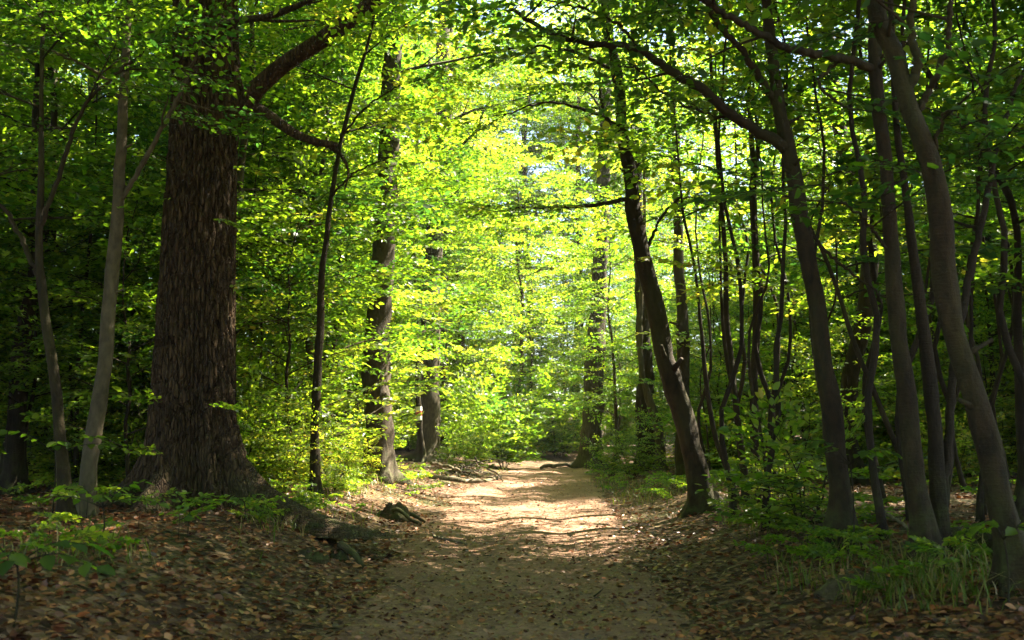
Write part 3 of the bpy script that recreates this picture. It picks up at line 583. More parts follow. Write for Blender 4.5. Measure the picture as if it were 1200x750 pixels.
# ------------------------------------------------------------------ forest behind: a few kinds of tree, copied one by one
def proto(kind, seed, H, r0, lo, L, nl, leaf, sub, step, mat, leafmat, tint, up=0.45):
    g = np.random.default_rng(seed); n = 24; t = np.linspace(0, 1, n)
    bw = 0.5 if kind == 'slender_tree' else 0.35
    P = np.c_[bw * fbm(t * 3, t * 0, seed) * H * 0.25, bw * fbm(t * 3, t * 0 + 5, seed) * H * 0.25, t * H - 0.15]; P[:, :2] -= P[0, :2]
    r = r0 * (1 - 0.85 * t) * (1 + 0.4 * np.exp(-t * H / 0.25))
    v, f = tube(P, r, 12, 0.14, seed, True, 0.6); tr = mesh(kind + '_trunk', v, f, mat)
    cr = Crown(seed, leaf)
    for k in range(nl):
        q = lo + (1 - lo) * (k + 0.5) / nl; i = min(n - 1, int(q * (n - 1))); a = k * 2.4 + seed
        prof = 1.0 - 0.55 * ((q - lo) / (1 - lo)) ** 1.6
        cr.limb(P[i], (math.cos(a), math.sin(a), up), L * prof * g.uniform(0.75, 1.2), 0.35 * r[i], sub, 0.4, 0.22, step)
    cr.dress(P[-5:], r[-5:], 0, 0.1, 0.3)
    return (tr, cr.build(kind + '_crown', [leafmat, mat], (0, 0, 0), tint))
PROTO = {
 'tall': [proto('forest_tree', 101, 21, 0.24, 0.28, 4.6, 22, 0.14, 1, 0.55, M_BARK, M_LEAF, 0.45), proto('forest_tree', 102, 23, 0.28, 0.35, 5.0, 22, 0.14, 1, 0.55, M_DARKBARK, M_LEAF, 0.40), proto('forest_tree', 104, 24, 0.17, 0.52, 4.6, 15, 0.14, 1, 0.6, M_BARK, M_LEAF, 0.45)],
 'mid': [proto('understorey_tree', 111, 10, 0.09, 0.16, 2.7, 20, 0.11, 1, 0.42, M_BARK, M_LEAF, 0.45), proto('understorey_tree', 112, 8.5, 0.07, 0.13, 2.6, 18, 0.11, 1, 0.42, M_DARKBARK, M_LEAF, 0.5), proto('understorey_tree', 113, 12, 0.10, 0.24, 2.9, 21, 0.11, 1, 0.42, M_MOSSY, M_LEAF, 0.42)],
 'pole': [proto('slender_tree', 141, 8.5, 0.035, 0.5, 1.1, 5, 0.11, 0, 0.3, M_DARKBARK, M_LEAF, 0.45), proto('slender_tree', 142, 7.0, 0.028, 0.45, 1.0, 5, 0.11, 0, 0.3, M_BARK, M_LEAF, 0.5), proto('slender_tree', 143, 9.5, 0.045, 0.55, 1.2, 5, 0.11, 0, 0.3, M_DARKBARK, M_LEAF, 0.42)],
 'sap': [proto('sapling', 121, 4.6, 0.032, 0.14, 1.5, 18, 0.085, 0, 0.2, M_BARK, M_LEAF, 0.5), proto('sapling', 122, 3.4, 0.026, 0.10, 1.3, 14, 0.085, 0, 0.22, M_BARK, M_LEAF, 0.55), proto('sapling', 123, 5.6, 0.04, 0.2, 1.6, 19, 0.085, 0, 0.2, M_DARKBARK, M_LEAF, 0.45)],
}
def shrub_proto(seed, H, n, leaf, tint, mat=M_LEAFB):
    g = np.random.default_rng(seed); cr = Crown(seed, leaf); V = []; Q = []; b = 0
    for k in range(n):
        a = k * 2.4 + g.random(); tilt = g.uniform(0.15, 0.75); L = H * g.uniform(0.7, 1.1); t = np.linspace(0, 1, 7)[:, None]
        P = np.array([0.06 * math.cos(a), 0.06 * math.sin(a), -0.05]) + t * np.array([math.cos(a) * tilt * L, math.sin(a) * tilt * L, L]) + g.normal(0, 0.02, (7, 3)) * t
        r = np.linspace(0.012, 0.004, 7); v, f = tube(P, r, 5); V.append(v); Q.append(f + b); b += len(v)
        cr.dress(P, r, 0, 0.12, 0.16)
    return (mesh('shrub_stem', np.vstack(V), np.vstack(Q), M_DARKBARK), cr.build('shrub_foliage', [mat, M_DARKBARK], (0, 0, 0), tint))
SHRUB = [shrub_proto(131, 1.5, 8, 0.085, 0.5), shrub_proto(132, 1.0, 7, 0.085, 0.55), shrub_proto(133, 2.1, 9, 0.11, 0.5), shrub_proto(134, 0.6, 6, 0.085, 0.5, M_HERB)]

def plant_tree(meshes, name, label, cat, x, y, sc, rz, group=None, parts=('trunk', 'crown')):
    t = thing(name, label, cat, (x, y, float(height(x, y))), group, rz, sc)
    for nm, me in zip(parts, meshes): obj(nm, me, t)
    return t
g = np.random.default_rng(2024); spots = []
WIN = [(425, 465, 22.5), (482, 527, 43), (678, 713, 38), (362, 380, 16), (740, 770, 29), (786, 835, 16), (170, 300, 13.5)]
RAD = {'tall': 1.5, 'mid': 1.8, 'sap': 1.0, 'pole': 0.1}
def in_view(x, y, rad):      # would it stand right in front of one of the trunks along the path?
    px = 600 + FPX * x / y; rp = FPX * rad / y
    return any(a - rp < px < b + rp and y < Y for a, b, Y in WIN)
HT = {'tall': 21.0, 'mid': 10.0, 'sap': 4.6, 'pole': 8.0}
def scatter(kind, name, n, xr, yr, mind, label, cat, group, clear=2.6, sc=(0.8, 1.2), test=None, sunny=False):
    c = 0; tries = 0
    while c < n and tries < n * 60:
        tries += 1
        y = g.uniform(*yr); x = g.uniform(*xr) if not callable(xr) else xr(y)
        if abs(x - path_x(y)) < path_w(y) + clear or (y > 2 and in_view(x, y, RAD[kind])): continue
        q = g.uniform(*sc)
        if sunny and y > 18:      # lower trees along the sunny edge of the glade
            q = min(q, (1.4 if y < 34 else 1.2) * (x - np.interp(y, [0, 38, 90], [0, 1.6, 2]) + 0.9) / HT[kind])
            if q < 0.6 * sc[0]: continue
        if any((x - a) ** 2 + (y - b) ** 2 < (mind * (1 if k == kind else 0.45)) ** 2 for a, b, k in spots): continue
        spots.append((x, y, kind)); c += 1
        M = PROTO[kind]; plant_tree(M[g.integers(len(M))], name, label, cat, x, y, q, g.uniform(0, 6.28), group)
lf = lambda a, b: (lambda y: g.uniform(-0.56 * y - a, -b))
rg = lambda a, b: (lambda y: g.uniform(b, 0.56 * y + a))
# left woods
scatter('mid', 'understorey_tree', 16, lf(3, 4), (17, 36), 3.0, 'leafy understorey tree in the woods left of the path', 'tree', 'understorey trees left of the path', 1.8)
scatter('mid', 'understorey_tree', 14, lf(3, 3), (36, 60), 3.6, 'leafy tree deep in the woods left of the path', 'tree', 'distant understorey trees left of the path', 1.8)
scatter('tall', 'forest_tree', 9, lf(4, 7), (20, 42), 5.0, 'tall leafy forest tree standing behind the oak', 'tree', 'tall trees behind the oak', 4.0)
scatter('tall', 'forest_tree', 10, lf(4, 3), (48, 78), 6.0, 'tall tree far back in the woods left of the path', 'tree', 'distant tall trees left of the path', 3.0)
# right woods
scatter('mid', 'understorey_tree', 14, rg(3, 7.5), (17, 36), 3.0, 'leafy understorey tree in the woods right of the path', 'tree', 'understorey trees right of the path', 1.8, sunny=True)
scatter('mid', 'understorey_tree', 14, rg(3, 4), (36, 60), 3.6, 'leafy tree deep in the woods right of the path', 'tree', 'distant understorey trees right of the path', 1.8, sunny=True)
scatter('tall', 'forest_tree', 10, rg(4, 8), (50, 80), 6.0, 'tall tree far back in the woods right of the path', 'tree', 'distant tall trees right of the path', 3.0, sunny=True)
scatter('tall', 'forest_tree', 6, rg(9, 6.5), (2, 13), 3.6, 'tall shading tree in the dark woods right of the path', 'tree', 'tall trees in the dark woods right', 4.0)
scatter('tall', 'forest_tree', 10, lambda y: g.uniform(-10, 10), (-15, -1.5), 3.4, 'unseen tall tree added behind the camera to block sky light', 'tree', 'trees added behind the camera', 1.6)  # unseen canopy added to keep blue sky light off the foreground
scatter('tall', 'forest_tree', 3, lambda y: g.uniform(-9, -5), (-2, 5), 4.0, 'tall tree over the near left bank, out of the picture', 'tree', 'tall trees over the near left bank', 3.0)
scatter('tall', 'forest_tree', 2, lambda y: g.uniform(15, 25), (12, 28), 4.2, 'tall tree added to shade the woods right of the path', 'tree', 'added shade trees in the right woods', 4.0, sunny=True)  # added beyond the frame to darken the right woods
scatter('tall', 'forest_tree', 8, lambda y: g.uniform(15, 32), (32, 56), 4.4, 'tall tree in the deep woods right of the path', 'tree', 'tall trees in the deep right woods', 4.0, sunny=True)
scatter('mid', 'understorey_tree', 18, lambda y: g.uniform(7, 26), (24, 52), 3.0, 'leafy understorey tree in the right woods', 'tree', 'understorey trees in the deep right woods', 4.0, sunny=True)
# closing the far end
scatter('mid', 'understorey_tree', 18, lambda y: g.uniform(-9, 3.5), (52, 64), 2.6, 'sunlit tree closing the view where the path bends', 'tree', 'sunlit trees beyond the bend', 0.4, (0.9, 1.4))
scatter('tall', 'forest_tree', 20, lambda y: g.uniform(-16, 16), (64, 84), 4.0, 'tall tree beyond the bend of the path', 'tree', 'tall trees beyond the bend', 0.5, (1.2, 1.5))
for x, y, sc, rz in [(-4.7, 28.5, 1.1, 0.4), (-4.4, 35.0, 1.2, 2.0), (-5.6, 24.5, 1.05, 1.0), (-2.6, 47.5, 1.3, 3.0), (0.2, 50.0, 1.3, 4.0), (-5.8, 40.0, 1.35, 5.0), (-4.2, 51.0, 1.4, 0.3), (-3.9, 20.3, 0.95, 0.7), (6.6, 50.5, 0.95, 0.5), (8.2, 55.0, 1.1, 1.5), (5.4, 57.5, 1.1, 2.5), (4.9, 47.0, 0.75, 3.5), (3.4, 33.5, 0.75, 2.2)]:
    plant_tree(PROTO['mid'][2], 'understorey_tree', 'leafy tree close to the path edge', 'tree', x, y, sc, rz, 'understorey trees at the path edge')
for x, y, sc, rz in [(6.7, 20.0, 1.1, 0.4), (-8.5, 10.5, 1.0, 1.0)]:  # added so their high crowns shade the upper left
    plant_tree(PROTO['tall'][2], 'forest_tree', 'tall straight tree added for the shade of its high crown', 'tree', x, y, sc, rz, 'added high crowned shade trees')
scatter('tall', 'forest_tree', 4, lambda y: g.uniform(10, 22), (26, 44), 3.6, 'tall tree in the right woods', 'tree', 'tall trees inside the right woods', 4.0, sunny=True)
scatter('pole', 'slender_tree', 34, rg(0.5, 3.4), (11.5, 30), 0.7, 'slender pole like tree right of the path', 'tree', 'slender trees right of the path', 1.4)
scatter('pole', 'slender_tree', 10, lf(1, 3.4), (15, 30), 0.9, 'slender pole like tree left of the path', 'tree', 'slender trees left of the path', 1.4)
# saplings
scatter('mid', 'understorey_tree', 12, lambda y: g.uniform(-0.56 * y - 10, -0.56 * y - 1), (8, 36), 3.0, 'leafy understorey tree beyond the left picture edge', 'tree', 'understorey trees beyond the left edge', 2.0)
scatter('mid', 'understorey_tree', 10, lambda y: g.uniform(0.56 * y + 1, 0.56 * y + 10), (8, 36), 3.0, 'leafy understorey tree beyond the right picture edge', 'tree', 'understorey trees beyond the right edge', 2.0)
scatter('sap', 'sapling', 14, lf(0, 5), (14, 24), 1.2, 'thin leafy sapling behind the slim trunks left', 'sapling', 'saplings behind the oak', 1.2)
scatter('tall', 'forest_tree', 7, lf(2, 7), (28, 60), 4.0, 'tall tree in the left woods', 'tree', 'tall trees in the left woods', 3.0)
scatter('pole', 'slender_tree', 12, lambda y: g.uniform(2.9, 0.5 * y), (9, 14), 0.6, 'slender pole like tree near the arching tree', 'tree', 'slender trees near the arching tree', 1.2)
scatter('sap', 'sapling', 26, lf(1, 3), (13, 40), 1.5, 'thin leafy sapling under the trees left of the path', 'sapling', 'saplings left of the path', 1.2)
scatter('sap', 'sapling', 30, rg(1, 4.5), (19, 42), 1.5, 'thin leafy sapling under the trees right of the path', 'sapling', 'saplings right of the path', 1.3)

def shrub(k, px, py, label, sc=1.0, group=None, Y=None):
    p = on_ground(px, py) if Y is None else at(px, py, Y)
    return plant_tree(SHRUB[k], 'shrub', label, 'shrub', p[0], p[1], sc, g.uniform(0, 6.28), group, ('stem', 'foliage'))
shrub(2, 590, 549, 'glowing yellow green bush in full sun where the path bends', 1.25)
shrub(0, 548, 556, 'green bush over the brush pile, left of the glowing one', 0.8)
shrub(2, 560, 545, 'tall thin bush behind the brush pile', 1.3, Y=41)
shrub(1, 716, 556, 'leafy bush at the foot of the dark broad trunk by the bend', 0.8)
shrub(0, 742, 560, 'airy bush between the dark broad trunk and the curved mossy stem', 0.8)
shrub(0, 412, 566, 'green bush before the broad brown trunk left of the path', 0.5)
shrub(1, 388, 578, 'low bush at the foot of the two stemmed young tree', 0.5)
shrub(0, 335, 575, 'bush with layered pale leaves just right of the oak', 0.55)
shrub(1, 915, 598, 'low leafy bush between the stem clump and the arching tree', 0.5)
shrub(3, 945, 615, 'low herb clump left of the arching tree', 1.2)
for _ in range(44):
    y = g.uniform(15, 40); x = -g.uniform(path_w(y) + 1.2, 0.5 * y)
    if in_view(x, y, 0.6): continue
    plant_tree(SHRUB[g.integers(4)], 'shrub', 'green shrub among the saplings left of the path', 'shrub', x, y, g.uniform(.7, 1.2), g.uniform(0, 6.28), 'shrubs left of the path', ('stem', 'foliage'))
for _ in range(40):
    y = g.uniform(17, 40); x = path_x(y) + g.uniform(path_w(y) + 2.4, 0.5 * y)
    if in_view(x, y, 0.6): continue
    plant_tree(SHRUB[g.integers(4)], 'shrub', 'green shrub among the saplings right of the path', 'shrub', x, y, g.uniform(.7, 1.2), g.uniform(0, 6.28), 'shrubs right of the path', ('stem', 'foliage'))
for _ in range(38):
    y = g.uniform(43, 58); x = g.uniform(-7, 8.5)
    if abs(x - path_x(y)) < path_w(y) + 0.6 or in_view(x, y, 0.6): continue
    plant_tree(SHRUB[g.integers(3)], 'shrub', 'sunlit shrub beyond the bend of the path', 'shrub', x, y, g.uniform(1.0, 1.5), g.uniform(0, 6.28), 'shrubs beyond the bend', ('stem', 'foliage'))

for o in C.objects:      # sun put into the colour: yellower leaves on copies round the bend
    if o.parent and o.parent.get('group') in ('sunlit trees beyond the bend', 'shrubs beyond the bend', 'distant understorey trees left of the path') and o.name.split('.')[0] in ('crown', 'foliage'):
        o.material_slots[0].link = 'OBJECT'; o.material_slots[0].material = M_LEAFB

# a label of its own for every copied tree that shows: by its kind, the trunks it stands between, and how near it is
MARKS = [(-60, 'picture edge'), (28, 'dark stout trunk'), (112, 'pale slim trunk'), (234, 'oak'), (373, 'thin straight tree'), (444, 'broad brown trunk'), (503, 'grey trunk'), (610, 'path end'),
         (696, 'bend trunk'), (757, 'dark straight trunk'), (805, 'leaning tree'), (875, 'stem clump'), (972, 'arching tree'), (1072, 'close pair'), (1150, 'leaning edge trunk'), (1280, 'picture edge')]
KIND = {'forest_tree': 'tall forest tree', 'understorey_tree': 'leafy understorey tree', 'sapling': 'thin sapling', 'slender_tree': 'slender pole-like tree', 'shrub': 'green shrub'}
ORD = ['nearest', 'second nearest', 'third nearest', 'fourth nearest', 'fifth nearest', 'sixth nearest', 'seventh nearest', 'eighth nearest', 'ninth nearest', 'tenth nearest', 'eleventh nearest', 'twelfth nearest']
bins = {}
for o in C.objects:
    if o.parent is None and 'group' in o and o.name.split('.')[0] in KIND and o.location.y > 6:
        px = 600 + FPX * o.location.x / (o.location.y * math.cos(PITCH))
        for (a, na), (b, nb) in zip(MARKS, MARKS[1:]):
            if a <= px < b: bins.setdefault((o.name.split('.')[0], na, nb), []).append(o)
for (k, na, nb), L in bins.items():
    L.sort(key=lambda o: o.location.y)
    for i, o in enumerate(L):
        o['label'] = '%s between the %s and the %s' % (KIND[k], na, nb) + (', ' + ORD[min(i, 11)] + ' there' if len(L) > 1 else '')

# ------------------------------------------------------------------ forest floor
g = np.random.default_rng(9)
n = 82000
y = 3.6 + 34 * g.random(n) ** 1.9; x = (g.random(n) * 2 - 1) * (0.56 * y + 1.2)
off = np.abs(x - path_x(y)) - path_w(y)
pk = np.where(off < -0.1, np.interp(y, [4, 9, 14, 20], [0.95, 0.8, 0.45, 0.28]) + 0.4 * (vnoise(x * 1.3, y * 0.9, 71) > 0.6), np.clip(0.75 + off, 0.5, 1)) * np.where(vnoise(x * 0.7, y * 0.7, 73) < 0.16, 0.4, 1)
k = g.random(n) < pk; x = x[k]; y = y[k]; n = len(x)
sz = g.uniform(0.028, 0.08, n); a = g.uniform(0, 6.28, n)
onp = (np.abs(x - path_x(y)) < path_w(y)); sz[onp] *= g.uniform(0.35, 0.95, int(onp.sum()))
Xd = np.c_[np.cos(a), np.sin(a), g.normal(0, 0.2, n)]; Zd = np.c_[g.normal(0, .5, n), g.normal(0, .5, n), np.ones(n)]
V, Q = leaves(np.c_[x, y, height(x, y) + g.uniform(0.012, 0.04, n)], Xd, Zd, sz, g.uniform(0.8, 1.5, n)[:, None, None])
obj('fallen_leaves', mesh('fallen_leaves', V, Q, M_LITTER, tint=np.repeat(np.clip(g.normal(0.48, 0.24, n), 0, 1), 2)), kind='stuff', label='brown fallen leaves lying over the forest floor and path edges', category='leaves')

n = 26000
y = 4 + 26 * g.random(n) ** 1.6; x = path_x(y) + (g.random(n) * 2 - 1) * (path_w(y) + 0.4)
k = vnoise(x * 1.7, y * 1.1, 91) > g.random(n) * 0.8; x = x[k]; y = y[k]; n = len(x)
a = g.uniform(0, 6.28, n); L = g.uniform(0.008, 0.03, n); W = L * g.uniform(0.2, 0.8, n); z = height(x, y) + 0.022
c = np.c_[x, y, z]; ux = np.c_[np.cos(a), np.sin(a), g.normal(0, .25, n)] * L[:, None]; uy = np.c_[-np.sin(a), np.cos(a), g.normal(0, .25, n)] * W[:, None]
V = np.stack([c - ux, c - uy, c + ux, c + uy], 1).reshape(-1, 3)
obj('path_crumbs', mesh('path_crumbs', V, np.arange(4 * n).reshape(-1, 4), M_LITTER, tint=np.clip(g.normal(0.4, 0.28, n), 0, 1)), kind='stuff', label='trodden leaf bits and crumbs strewn over the packed path', category='leaf crumbs')

# grass in tufts on the verges
def grass():
    cl = []
    for px, py, rx, ry, m in [(1060, 690, 90, 26, 90), (1120, 680, 70, 30, 60), (960, 655, 60, 25, 40), (350, 590, 60, 25, 70), (410, 570, 40, 14, 60), (330, 618, 30, 8, 20), (760, 578, 45, 12, 60), (700, 570, 25, 8, 50), (560, 556, 40, 5, 30), (900, 610, 60, 18, 50), (110, 650, 90, 20, 30), (470, 560, 30, 5, 30), (830, 590, 30, 10, 25)]:
        for _ in range(m):
            q = on_ground(px + g.normal(0, rx * 0.6), py + g.normal(0, ry * 0.6))
            if abs(q[0] - path_x(q[1])) > path_w(q[1]) - 0.05 and q[1] < 60: cl.append(q)
    VV = []; QQ = []; TT = []; b = 0
    for q in cl:
        nb = g.integers(3, 10); hx = q[0] + g.normal(0, 0.10, nb); hy = q[1] + g.normal(0, 0.10, nb)
        L = g.uniform(0.04, 0.26, nb) ** 1.0 * g.choice([1, 1, .6], nb); a = g.uniform(0, 6.28, nb); bend = g.uniform(0.3, 1.5, nb) * L
        wv = 0.004 + q[1] * 0.00012; P0 = np.c_[hx, hy, height(hx, hy)]
        D = np.c_[np.cos(a), np.sin(a), a * 0]; Sd = np.c_[-np.sin(a), np.cos(a), a * 0] * wv
        P1 = P0 + D * (bend * 0.3)[:, None] + np.c_[a * 0, a * 0, L * 0.65]; P2 = P0 + D * bend[:, None] + np.c_[a * 0, a * 0, L * 0.95]
        v = np.stack([P0 - Sd, P0 + Sd, P1 + Sd * .8, P1 - Sd * .8, P2 + Sd * .15, P2 - Sd * .15], 1).reshape(-1, 3)
        i = np.arange(nb)[:, None] * 6
        QQ.append(np.stack([i + [0, 1, 2, 3], i + [3, 2, 4, 5]], 1).reshape(-1, 4) + b); VV.append(v); b += len(v); TT.append(np.repeat(np.clip(g.normal(0.5, 0.28, nb), 0, 1), 2))
    obj('grass', mesh('grass', np.vstack(VV), np.vstack(QQ), M_GRASS, tint=np.concatenate(TT)), kind='stuff', label='short green grass in tufts along both verges', category='grass')
grass()
# low seedlings and herbs, a mass nobody could count
cr = Crown(301, 0.085)
for _ in range(480):
    y = 8 + 34 * g.random() ** 1.2; x = (g.random() * 2 - 1) * (0.55 * y + 1)
    off = abs(x - path_x(y)) - path_w(y)
    if off < 0.5 or vnoise(x * 0.4, y * 0.4, 88) < 0.42 or (y < 12 and off < 1.6): continue
    z = float(height(x, y)); hh = g.uniform(0.06, 0.3)
    cr.tubes.append((np.array([[x, y, z - 0.03], [x + g.normal(0, .02), y, z + hh]]), np.array([0.004, 0.003]), 3))
    for k in range(g.integers(1, 4)):
        a = g.uniform(0, 6.28); cr.spray((x, y, z + hh), (math.cos(a), math.sin(a), 0.3), g.uniform(0.3, 0.6))
for px, py, rx, ry, m in [(1060, 685, 90, 22, 8), (1140, 665, 60, 22, 8), (960, 650, 60, 25, 24), (350, 590, 60, 22, 40), (410, 572, 40, 12, 34), (330, 612, 40, 8, 14), (770, 572, 50, 10, 30), (905, 612, 60, 16, 30), (60, 640, 60, 18, 10), (470, 562, 30, 5, 12), (700, 562, 25, 6, 20)]:
    for _ in range(m):
        q = on_ground(px + g.normal(0, rx * 0.6), py + g.normal(0, ry * 0.6)); x, y = q[0], q[1]
        if abs(x - path_x(y)) < path_w(y) + 0.1 or y > 45: continue
        z = float(height(x, y)); hh = g.uniform(0.04, 0.18); cr.tubes.append((np.array([[x, y, z - 0.03], [x + g.normal(0, .02), y, z + hh]]), np.array([0.004, 0.003]), 3))
        for k in range(g.integers(1, 3)):
            a = g.uniform(0, 6.28); cr.spray((x, y, z + hh), (math.cos(a), math.sin(a), 0.35), g.uniform(0.2, 0.42))
obj('undergrowth', cr.build('undergrowth', [M_HERB, M_DARKBARK], (0, 0, 0), 0.5), kind='stuff', label='low green seedlings and herbs covering the forest floor', category='undergrowth')

# ------------------------------------------------------------------ roots, mounds, logs, brush
def lump(name, label, cat, px, py, rx, ry, rz_, seed, mat, rot=0.0, sink=0.3, roots=()):
    q = on_ground(px, py); o = thing(name, label, cat, q, rz=rot)
    na, nb = 40, 18; th = np.arange(na) / na * 2 * math.pi; ph = np.linspace(-0.4, math.pi / 2, nb)
    TH, PH = np.meshgrid(th, ph)
    rr = 1 + 0.5 * (vnoise(TH / 6.283 * 6, PH * 2.5, seed, px=6) - 0.5) + 0.2 * (vnoise(TH / 6.283 * 14, PH * 6, seed + 3, px=14) - 0.5)
    V = np.stack([rx * rr * np.cos(PH) * np.cos(TH), ry * rr * np.cos(PH) * np.sin(TH), rz_ * rr * np.sin(PH) - sink * rz_], -1).reshape(-1, 3)
    i = np.arange(nb - 1)[:, None] * na; j = np.arange(na)[None]; k = (j + 1) % na
    obj('body', mesh(name, V, np.stack([i + j, i + k, i + na + k, i + na + j], -1).reshape(-1, 4), mat), o)
    top = V[V[:, 2] > 0.02]; top = top[g.permutation(len(top))[:46]]; m = len(top); a = g.uniform(0, 6.28, m)
    v, f = leaves(top + [0, 0, 0.012], np.c_[np.cos(a), np.sin(a), g.normal(0, .3, m)], np.c_[g.normal(0, .4, m), g.normal(0, .4, m), np.ones(m)], g.uniform(.03, .065, m), 1.2)
    obj('caught_leaves', mesh('caught_leaves', v, f, M_LITTER, tint=np.repeat(np.clip(g.normal(.5, .25, m), 0, 1), 2)), o, kind='stuff')
    for pts, r0, r1 in roots:
        P = catmull(pts, 18); v, f = tube(P, np.linspace(r0, r1, 18), 8, 0.2, seed); obj('root', mesh('root', v, f, M_MOSSY), o)
    return o
lump('tree_stump', 'mossy old stump with a pale root hooking down, on the left path edge', 'stump', 460, 608, 0.27, 0.22, 0.30, 1, M_MOSSY, roots=[([(-.05, -.08, .10), (.08, -.16, .16), (.2, -.24, .10), (.3, -.32, .02), (.48, -.38, -.05)], .035, .022), ([(-.15, -.1, .12), (-.24, -.2, .06), (-.28, -.3, -.04)], .025, .015), ([(.1, .0, .12), (.3, .03, .06), (.5, .0, -.05)], .04, .02)])
lump('mossy_stone', 'low mossy hump on the leafy bank, nearer to the camera than the stump', 'stone', 365, 655, 0.18, 0.13, 0.13, 2, M_MOSSY)
lump('tree_stump', 'rotten dark stump remnant on the leafy bank beside the mossy hump', 'stump', 398, 656, 0.12, 0.10, 0.2, 3, M_DARKBARK, roots=[([(0, 0, .15), (.15, -.1, .08), (.26, -.16, -.05)], .05, .025)])
lump('grassy_mound', 'dark mossy mound with a hollow below the close pair of trunks', 'mound', 1010, 690, 0.30, 0.22, 0.16, 4, M_MOSSY)
lump('mossy_stone', 'small dark clod on the bank above the rotten stump', 'stone', 425, 632, 0.14, 0.12, 0.14, 5, M_DARKBARK)
def stick(name, label, cat, pts, r0, r1, mat, group=None, lift=0.03, sides=8):
    P = np.array([on_ground(px, py) for px, py in pts]); P[:, 2] = height(P[:, 0], P[:, 1]) + lift
    P = catmull(P, 22); P += g.normal(0, r0 * 0.25, P.shape)
    v, f = tube(P, np.linspace(r0, r1, 22), sides, 0.2, 3); org = P[0].copy()
    o = obj(name, mesh(name, v - org, f, mat), None, org, label=label, category=cat)
    if group: o['group'] = group
    return o
stick('fallen_log', 'pale fallen log lying across the end of the path by the dark broad trunk', 'log', [(634, 551), (655, 549), (690, 546)], 0.075, 0.05, M_DEAD, lift=0.12)
stick('fallen_log', 'bent grey log along the foot of the brush pile left of the path', 'log', [(505, 561), (525, 563), (545, 566), (572, 565), (588, 560)], 0.07, 0.035, M_DEAD, lift=0.05)
stick('fallen_branch', 'thin pale branch slanting over the brush pile', 'branch', [(505, 556), (525, 560), (540, 565)], 0.05, 0.03, M_DEAD, lift=0.3)
stick('fallen_log', 'dark rotting log on the ground behind the close pair of trunks', 'log', [(1112, 640), (1140, 642), (1175, 655), (1195, 668)], 0.10, 0.06, M_DARKBARK, lift=0.08)
stick('fallen_branch', 'dead stick lying before the arching tree and the close pair', 'branch', [(1030, 615), (1045, 625), (1064, 638)], 0.02, 0.012, M_DEAD, lift=0.15)
stick('fallen_branch', 'dark stick on the path edge below the mossy stump', 'branch', [(508, 632), (525, 636), (548, 640)], 0.025, 0.012, M_DEAD)
bp = on_ground(535, 561); o = thing('brush_pile', 'heap of tangled dark twigs at the bend left of the path', 'brush pile', bp)
for k in range(34):
    a = g.uniform(0, 3.14); L = g.uniform(0.5, 1.3); c = np.array([g.normal(0, 0.8), g.normal(0, 0.35), abs(g.normal(0.12, 0.2))]); d = np.array([math.cos(a), math.sin(a) * 0.6, g.normal(0, 0.25)]) * L / 2
    v, f = tube(catmull([c - d, c + g.normal(0, .06, 3), c + d], 7), np.linspace(g.uniform(.012, .03), .008, 7), 5); obj('twig', mesh('twig', v, f, M_DARKBARK if k % 3 else M_DEAD), o)
for k in range(36):
    y = 5 + 14 * g.random(); x = (g.random() * 2 - 1) * 0.45 * y; a = g.uniform(0, 3.14); L = g.uniform(0.12, 0.4)
    q = np.array([x, y, 0]); P = np.array([q - np.array([math.cos(a), math.sin(a), 0]) * L / 2, q + g.normal(0, .03, 3), q + np.array([math.cos(a), math.sin(a), 0]) * L / 2]); P[:, 2] = height(P[:, 0], P[:, 1]) + 0.03
    v, f = tube(catmull(P, 7), np.linspace(0.009, 0.004, 7), 5); obj('fallen_twig', mesh('fallen_twig', v - P[1], f, M_DEAD if k % 2 else M_DARKBARK), None, P[1], label='short dry twig lying on the fallen leaves', category='twig', group='twigs on the leaf litter')

# ------------------------------------------------------------------ foreground seedlings: every leaf a piece of its own
_b = np.zeros((1, 3))
LV, LQ = leaves(_b, np.array([[1.0, 0, -.1]]), np.array([[0, 0, 1.0]]), np.array([1.0]), 1.15)
LEAFM = {m: mesh('leaf', LV, LQ, m, tint=np.full(2, 0.4)) for m in (M_LEAF, M_HERB, M_DARK)}
def seedling(name, label, px, py, hh, tips, size, mat, cat='seedling', Y=None):
    q = on_ground(px, py) if Y is None else at(px, py, Y)
    q = np.array([q[0], q[1], float(height(q[0], q[1]))]); o = thing(name, label, cat, q)
    top = np.array([0, 0, hh]); v, f = tube(catmull([(0, 0, -.05), (.02, 0, hh * .5), top], 8), np.linspace(.008, .005, 8), 6); obj('stem', mesh('stem', v, f, M_DARKBARK), o)
    for tx, ty, tz, nl in tips:
        e = top + np.array([tx, ty, tz]); P = catmull([top * 0.9, (top + e) / 2 + [0, 0, .04], e], 10)
        v, f = tube(P, np.linspace(.005, .002, 10), 5); obj('twig', mesh('seedling_twig', v, f, M_DARKBARK), o)
        d0 = math.atan2(ty, tx)
        for k in range(nl):
            fr = 0.25 + 0.75 * (k + 1) / nl; p = np.array([np.interp(fr, np.linspace(0, 1, 10), P[:, c]) for c in range(3)])
            a = d0 + (0 if k == nl - 1 else (1 if k % 2 else -1) * g.uniform(.6, 1.1))
            lo = obj('leaf', LEAFM[mat], o, p); lo.rotation_euler = (g.normal(0, .35), g.normal(.15, .2), a); s = size * g.uniform(.75, 1.2); lo.scale = (s, s, s)
seedling('seedling', 'large leaved dark green seedling low in the front corner on the bank', 15, 735, 0.35, [(-.35, .1, .08, 6), (.35, .05, .06, 7), (.1, -.3, .02, 6), (.5, -.2, -.02, 6), (-.2, -.3, -.05, 5)], 0.13, M_DARK)
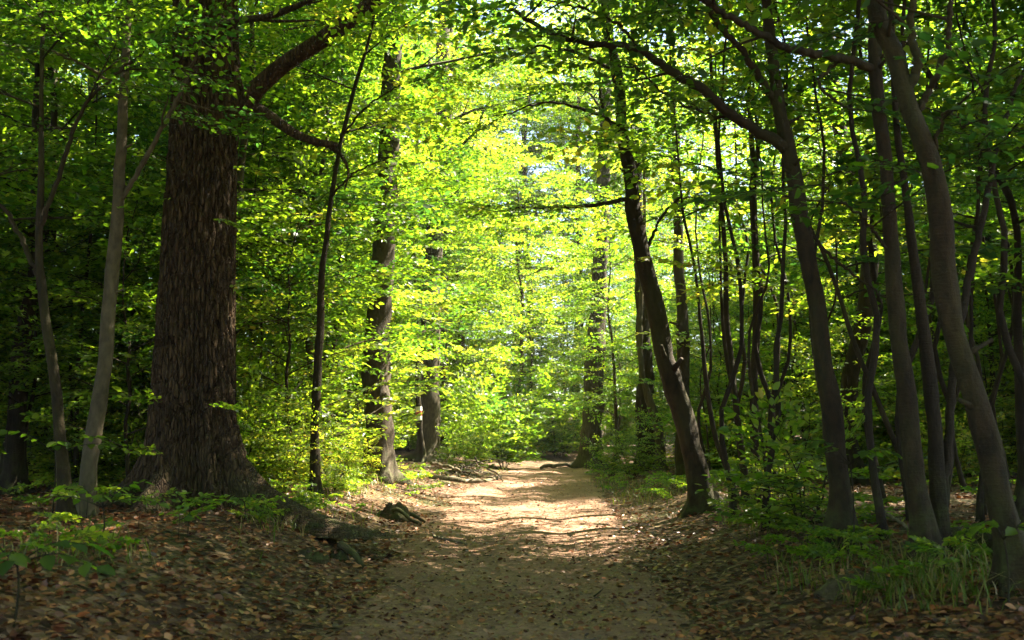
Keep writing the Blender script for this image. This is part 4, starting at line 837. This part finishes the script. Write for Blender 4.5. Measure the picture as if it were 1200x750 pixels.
seedling('seedling', 'twiggy seedling with narrow leaves before the two slim leaning trunks', 118, 642, 0.32, [(.3, 0, .15, 7), (-.3, .05, .12, 7), (.1, -.25, .05, 6), (.45, -.1, 0, 6), (-.45, -.1, .02, 6)], 0.085, M_HERB)
seedling('seedling', 'shoot with shining leaves crossing the slim trunks at knee height', 60, 612, 0.75, [(.55, -.3, .08, 9), (.9, -.35, -.05, 10), (-.5, -.2, .15, 8), (.2, -.4, .0, 8)], 0.10, M_LEAF)
seedling('seedling', 'seedling with bright layered leaves in front of the arching tree', 1000, 652, 0.85, [(-.35, -.1, .12, 9), (-.55, .05, .08, 10), (-.7, -.1, -.08, 10), (.35, -.1, .02, 8), (.1, -.35, .0, 8)], 0.11, M_HERB)
seedling('seedling', 'small bright seedling at the foot of the oak by its spreading root', 285, 612, 0.22, [(.2, -.1, .06, 6), (-.2, -.1, .05, 6), (0, -.25, 0, 5)], 0.08, M_HERB)
seedling('seedling', 'small dark seedling against the thick leaning trunk at the picture edge', 1180, 715, 0.45, [(.25, -.1, .06, 6), (-.2, -.15, .05, 6), (.05, -.3, 0, 5)], 0.10, M_DARK)

# ------------------------------------------------------------------ thin summer haze in the wood
hm = bpy.data.materials.new('haze'); hm.use_nodes = True; ht = hm.node_tree
ht.nodes.remove(ht.nodes['Principled BSDF'])
pv = ht.nodes.new('ShaderNodeVolumePrincipled'); pv.inputs['Color'].default_value = (0.95, 0.97, 0.90, 1); pv.inputs['Density'].default_value = 0.0003; pv.inputs['Anisotropy'].default_value = 0.2
ht.links.new(pv.outputs[0], ht.nodes['Material Output'].inputs['Volume'])
hv = np.array([[sx, sy, sz] for sz in (-2, 48) for sx, sy in ((-420, -80), (420, -80), (420, 620), (-420, 620))], float)
obj('haze', mesh('haze', hv, [[3, 2, 1, 0], [4, 5, 6, 7], [0, 1, 5, 4], [1, 2, 6, 5], [2, 3, 7, 6], [3, 0, 4, 7]], hm, smooth=False), kind='stuff')

print('TRIS', NTRI[0], 'OBJ', len(bpy.data.objects))
